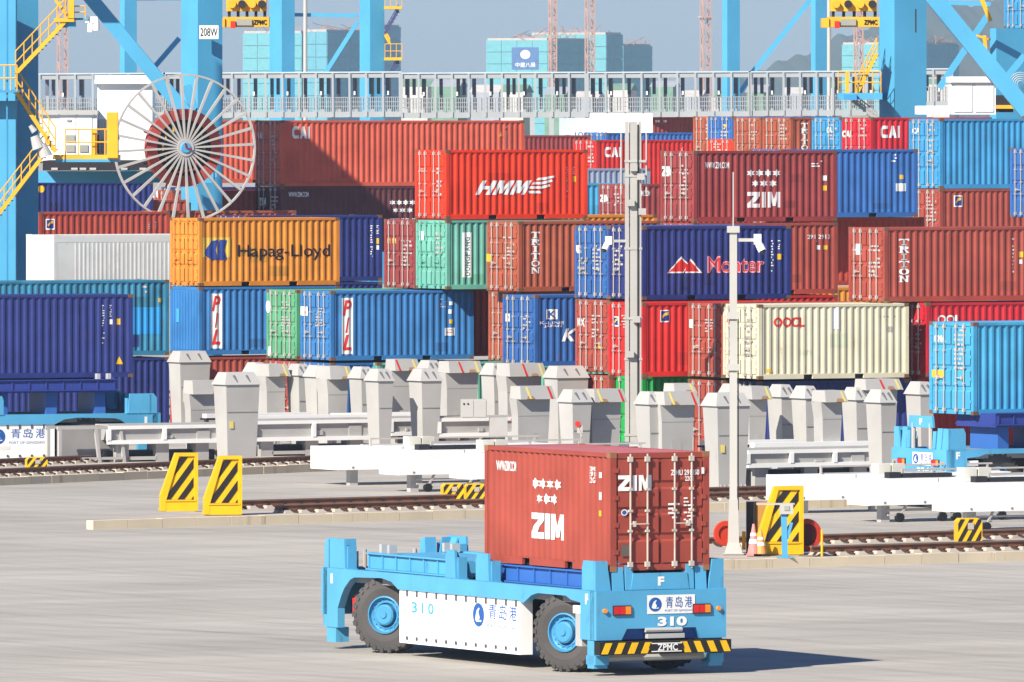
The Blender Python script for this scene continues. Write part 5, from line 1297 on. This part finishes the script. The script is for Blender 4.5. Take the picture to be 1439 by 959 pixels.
leg(c4, 1015, 1040, -250, 400, D3, CB, split=1022); leg(c4, 1140, 1163, -250, 400, D3, CB, split=1146)
brace(c4, (1056, 104), (1142, -4), D3+2, 7, CB); brace(c4, (1040, 130), (1060, 100), D3+2, 6, CB)
pbox(c4, 1100, -300, 1180, -200, D3-4, 14, CB, 'girder')
c5 = thing('gantry_crane', 'narrow blue crane leg seen left of sign 208W', 'gantry crane', (W(180, 0, D3).x, D3, 0), 0)
leg(c5, 168, 192, -250, 400, D3, CB, split=175); pbox(c5, 175, -4, 255, 0.5, D3+2, 2, CBD, 'cross_beam')
for px, w, lb in ((429, 5.5, 'white lamp mast behind the bridge, left of centre'), (1165, 5, 'white lamp mast beside the dark-topped thin blue leg')):
    a = W(px, 0, 660); m = MB(); m.tube((a.x, a.y, 0), (a.x, a.y, 30), .16, 10, .11); o = m.build('lamp_mast', PW); tag(o, lb, 'lamp mast', 'white lamp masts')
# ---------------------------------------------------------------- walkway bridge
BRG = mat('bridge_grey', (.34,.36,.37), .55, rust=.04, fade=.06); BRD = mat('bridge_dark', (.13,.14,.19), .6)
def bridge(x0, x1, ya, yb, label, D=600, legs=(), step=24.4):
    a = W(x0, yb, D); s = D/F; L = (x1-x0)*s
    t = thing('walkway_bridge', label, 'walkway bridge', (a.x, D, a.z), 0, 'spans of the grey walkway bridge'); h = (yb-ya)*s; t.rotation_euler = (0, -.0055, 0)
    bh = 8*s
    m = MB(); m.box(-.1, -.05, h-.05, L+.1, 2.3, h+.03); m.build('roof_strip', mat('roof_pale_blue', (.42,.52,.60), .5), t)
    m = MB(); m.box(0, 0.02, h-bh, L, .25, h-.06); m.build('top_beam', BRG, t); m = MB(); m.box(0, 2.0, h-bh, L, 2.2, h-.06); m.build('top_beam', BRG, t)
    m = MB(); m.box(0, 0, -.02, L, .3, .30); m.build('bottom_beam', BRG, t); m = MB(); m.box(0, 1.9, -.02, L, 2.2, .3); m.build('bottom_beam', BRG, t)
    m = MB(); m.box(0, .3, .1, L, 1.9, .16); m.build('floor', BRG, t)
    n = max(1, round((x1-x0)/step)); pm = MB(); pm.box(-.06,-.08,0,.06,.02,h-.06); pme = pm.mesh('post'); bk = MB(); bk.box(-.09,2.0,.3,.09,2.2,h-bh); bke = bk.mesh('rear_post')
    cbx = MB(); cbx.box(-.10,1.2,h-bh-.95,.10,1.4,h-bh); cbe = cbx.mesh('cable_box')
    lx = MB(); lx.box(-.05,-.0,h-bh-1.0,.05,.2,h-bh-.78); lxe = lx.mesh('lamp')
    ba = MB()
    for i in range(n+1):
        x = L*i/n; link('post', pme, BRG, t).location = (x, 0, 0)
        if i < n:
            dx = L/n
            link('rear_post', bke, BRG, t).location = (x+dx*.35, 0, 0); 
            link('cable_box', cbe, BRD, t).location = (x+dx*.30+random.uniform(-.05, .08), 0, 0)
            if i % 3 == 0: link('cable_box', cbe, BRD, t).location = (x+dx*.72, 0, 0)
            if i % 2: link('lamp', lxe, WHITE, t).location = (x+dx*.3, 0, 0)
            for k in range(1, 8): xx = x+dx*k/8; ba.box(xx-.018, .0, .3, xx+.018, .02, 1.15)
    for z in (1.12, .85, .6): ba.box(0, -.01, z, L, .01, z+.035)
    ba.build('balusters', BRG, t)
    bb = MB(); nn = int(L/.16)
    for k in range(nn): xx = k*.16; bb.box(xx-.02, 2.05, .3, xx+.02, 2.07, 1.15)
    bb.box(0, 2.04, 1.12, L, 2.06, 1.16); bb.build('rear_balusters', BRG, t)
    for lx_ in legs:
        xx = (lx_-x0)*s; m = MB(); m.box(xx-.14, 0, -a.z, xx+.14, .25, -.02); m.build('support_leg', BRG, t)
    return t
for x0, x1, ya, yb, lb, lg in ((56,230,104,166,'walkway bridge span at the far left behind the white cabins',()),(232,562,103,166,'walkway bridge span behind sign 208W and the two blue legs',()),
    (565,823,103,166,'walkway bridge span left of centre under the cyan building',(748,775,800,822)),(826,1053,102,165,'walkway bridge span just right of centre',(828,)),(1055,1240,101,163,'walkway bridge span left of the wide crane leg',()),(1285,1338,97,150,'short walkway bridge span right of the wide crane leg',())):
    bridge(x0, x1, ya, yb, lb, legs=lg)
# pale container/building behind the bridge with blue lettering
lb_ = thing('container_stack_wall', 'white far-off container with blue lettering under the bridge', 'container', W(870, 198, 585), 0)
pbox(lb_, 829, 160, 917, 200, 585, 3, RAWW, 'body'); pbox(lb_, 786, 166, 829, 200, 588, 3, mat('pale_blue_grey', (.45,.5,.58), .5), 'neighbour_panel'); pdecal(lb_, 'T', ('LOGISTICS', .02, 0), (808, 186, 853, 193), 584.9, HLB)
# ---------------------------------------------------------------- far background
NET = mat('cyan_netting', (.13,.38,.42), .8, fade=.08); NETB = mat('cyan_netting_old', (.11,.34,.42), .8, fade=.08); CONC = mat('raw_concrete', (.45,.42,.38), .85); REB = mat('scaffold_orange', (.42,.22,.15), .8)
def bld(xl, xm, xr, yt, D, label, mt=NET, sign=False):
    """building under construction wrapped in netting: left face xl..xm, right face xm..xr"""
    s = D/F; a = R(30); n1 = Vector((math.cos(a), -math.sin(a), 0))  # unused
    u = Vector((math.cos(R(-30)), math.sin(R(-30)), 0)); v = Vector((math.sin(R(30)), math.cos(R(30)), 0))   # u along the lit face, v along the shaded one
    wl = (xm-xl)*s/u.x; wr = (xr-xm)*s/v.x if xr > xm else 12
    org = W(xm, yt, D); o = Vector((org.x, D, 0))-u*wl; zt = org.z
    t = thing('tower_block', label, 'building', o, R(-30), 'tower blocks under construction')
    m = MB(); m.box(0.3, .3, 0, wl-.3, wr-.3, zt-.6); m.build('core', CONC, t)
    zb = 0; nx = max(1, round(wl/5)); ny = max(1, round(wr/6)); nz = 10; dz = zt/nz
    pa = MB(); pa.box(0, 0, 0, wl/nx-.12, .3, dz-.15); pae = pa.mesh('netting_panel'); pb = MB(); pb.box(-.3, 0, 0, 0, wr/ny-.12, dz-.15); pbe = pb.mesh('netting_panel')
    for k in range(nz):
        for i in range(nx): link('netting_panel', pae, mt, t).location = (i*wl/nx, 0, k*dz)
        for i in range(ny): link('netting_panel', pbe, mt, t).location = (wl, i*wr/ny, k*dz)
    m = MB(); 
    for i in range(int(wl/1.2)): x = i*1.2+random.uniform(0, .6); m.box(x, random.uniform(0, wr), zt-.6, x+.12, 0.1+random.uniform(0, wr), zt+random.uniform(1, 3.5)) if False else m.bar((x, wr*random.random(), zt-.7), (x, wr*random.random(), zt+random.uniform(.8, 3)), .12)
    for i in range(int(wr/1.2)): m.bar((wl*random.random(), i*1.2, zt-.7), (wl*random.random(), i*1.2, zt+random.uniform(.6, 2.6)), .12)
    m.build('rebar', REB, t)
    m = MB(); m.box(.2, .4, zt-.6, wl-.5, wr-.4, zt+.5); m.build('top_slab', CONC, t)
    if sign:
        m = MB(); m.box(wl*.42, -.12, zt-8.6, wl*.85, -.02, zt-2.2); sg = m.build('banner', mat('banner_blue', (.07,.15,.32), .6), t)
        decal(t, 'T', '中建八局', (wl*.48, -.2, zt-8.0), (wl*.80, -.2, zt-8.0), (wl*.48, -.2, zt-6.6), WHITE); decal(t, 'E', 0, (wl*.56, -.2, zt-5.6), (wl*.72, -.2, zt-5.6), (wl*.56, -.2, zt-3.0), WHITE)
    return t
bld(683, 770, 830, 56, 3000, 'cyan-netted tower block with a blue banner in the centre', sign=True)
bld(746, 852, 876, 48, 3080, 'taller netted tower block behind the bannered one')
bld(870, 876, 918, 64, 3160, 'lower netted tower block at the right end of the centre group')
bld(340, 424, 440, 46, 3000, 'cyan-netted tower block behind the left blue crane leg')
bld(428, 460, 540, 44, 2950, 'netted tower block with a wide shaded side left of the stairs', NETB)
bld(520, 530, 563, 37, 3200, 'slim shaded tower block behind the yellow landings', NETB)
bld(1184, 1236, 1262, 62, 3000, 'netted tower block left of the wide crane leg')
bld(1285, 1302, 1352, 62, 2900, 'shaded blue-grey tower block right of the wide crane leg', NETB)
bld(1300, 1330, 1345, 112, 2500, 'low cream block between the crane leg and the white house', CONC)
TCM = mat('tower_crane_orange', (.50,.31,.24), .7, fade=.1)
def tower_crane(x0, x1, ytop, D, label, jib=False):
    s = D/F; w = (x1-x0)*s; a = W((x0+x1)/2, ytop, D); zt = max(a.z, 10); t = thing('tower_crane', label, 'tower crane', (a.x, D, 0), R(20), 'tower cranes on the horizon')
    m = MB(); q = w*.72/2; dz = w*1.1
    for sx in (-1, 1):
        for sy in (-1, 1): m.box(sx*q-.16, sy*q-.16, 0, sx*q+.16, sy*q+.16, zt)
    z = 0; i = 0
    while z < zt:
        for sy in (-1, 1):
            m.bar((-q*(1 if i % 2 else -1), sy*q, z), (q*(1 if i % 2 else -1), sy*q, min(z+dz, zt)), .2); m.bar((-q, sy*q, z), (q, sy*q, z), .2)
            m.bar((sy*q, -q*(1 if i % 2 else -1), z), (sy*q, q*(1 if i % 2 else -1), min(z+dz, zt)), .2)
        z += dz; i += 1
    m.build('mast', TCM, t)
    m = MB(); m.box(-q*1.6, -q*1.6, zt*.8, q*1.6, q*1.6, zt*.8+.5); m.build('work_platform', TCM, t)
    m = MB(); m.box(-q*1.2, -q*1.2, zt, q*1.2, q*1.2, zt+2.5); m.build('slewing_unit', TCM, t)
    m = MB(); m.bar((-14, 0, zt+3), (50, 0, zt+3), 1.2); m.bar((0, 0, zt+2), (0, 0, zt+9), .8); m.build('jib', TCM, t)
for x0, x1, yt, lb in ((80, 96, -60, 'faded orange tower crane mast left, behind the yellow stairs'), (771, 782.5, -90, 'tower crane mast over the bannered block'), (822, 836, -80, 'tower crane mast in front of the centre netted blocks'), (984, 999, -25, 'tower crane mast alone right of the centre blocks'), (1200, 1213, -60, 'tower crane mast behind the right yellow spreader')):
    tower_crane(x0, x1, yt, 2880, lb)
# hazy hill and distant shore
HILL = mat('hill_green', (.055,.075,.045), .9, fade=.4)
def hill(name, pts, D, dep=1500):
    m = MB(); s = D/F; top = []
    n = len(pts); vs = []
    for x, y in pts:
        z = max(H-(y-HY)/F*D, 0); X = (x-CX)*s; vs += [(X, D-dep, 0), (X, D-dep*.4, z*.62), (X, D, z), (X, D+dep, 0)]
    fs = []
    for i in range(n-1):
        for k in range(3): fs.append((4*i+k, 4*i+4+k, 4*i+5+k, 4*i+1+k))
    m.add(vs, fs); o = m.build(name, HILL, smooth=True); o['kind'] = 'structure'
hp = []
for i in range(81):
    x = 1040+i*6; f = (x-1040)/480; y = 108-105*min(1, max(0, f*1.9))**1.1+5*math.sin(i*.5)*min(1, f*3)+3*math.sin(i*1.3)
    hp.append((x, y))
hill('hill', hp, 6500)
hill('low_hills', [(-200+i*30, 141+6*math.sin(i*.7)+4*math.sin(i*1.9)) for i in range(62)], 5600, 900)
# low far buildings seen through the bridge
FB = [mat('far_wall_pale', (.55,.52,.48), .8), mat('far_wall_green', (.16,.28,.2), .8), mat('far_wall_grey', (.34,.36,.4), .8)]
for i in range(16):
    x = 570+i*48+random.uniform(-12, 12); D = 1700+random.uniform(-200, 300); w = random.uniform(24, 44); y = random.uniform(118, 140)
    a = W(x, y, D); ww = w*D/F; t = thing('far_shed', f'low far-off shed seen through the walkway bridge', 'shed', (a.x, D, 0), R(-8), 'low far-off sheds'); m = MB(); m.box(0,0,0,ww,10,a.z); m.build('wall', FB[i % 3], t)
    m = MB(); m.prism([(0,a.z),(10,a.z),(5,a.z+1.2)], 0, -.3, ww+.3); m.build('roof', FB[(i+1) % 3], t)
# ---------------------------------------------------------------- haze
hm = bpy.data.materials.new('haze'); hm.use_nodes = True; n = hm.node_tree.nodes; 
for q in list(n): 
    if q.type == 'BSDF_PRINCIPLED': n.remove(q)
pv = n.new('ShaderNodeVolumePrincipled'); pv.inputs['Density'].default_value = HAZE; pv.inputs['Color'].default_value = (.58,.78,1,1); pv.inputs['Anisotropy'].default_value = 0.0
hm.node_tree.links.new(pv.outputs[0], [q for q in n if q.type == 'OUTPUT_MATERIAL'][0].inputs['Volume'])
m = MB(); m.box(-3500, -150, -1.0, 3500, 9000, 330); o = m.build('haze', hm); o['kind'] = 'stuff'
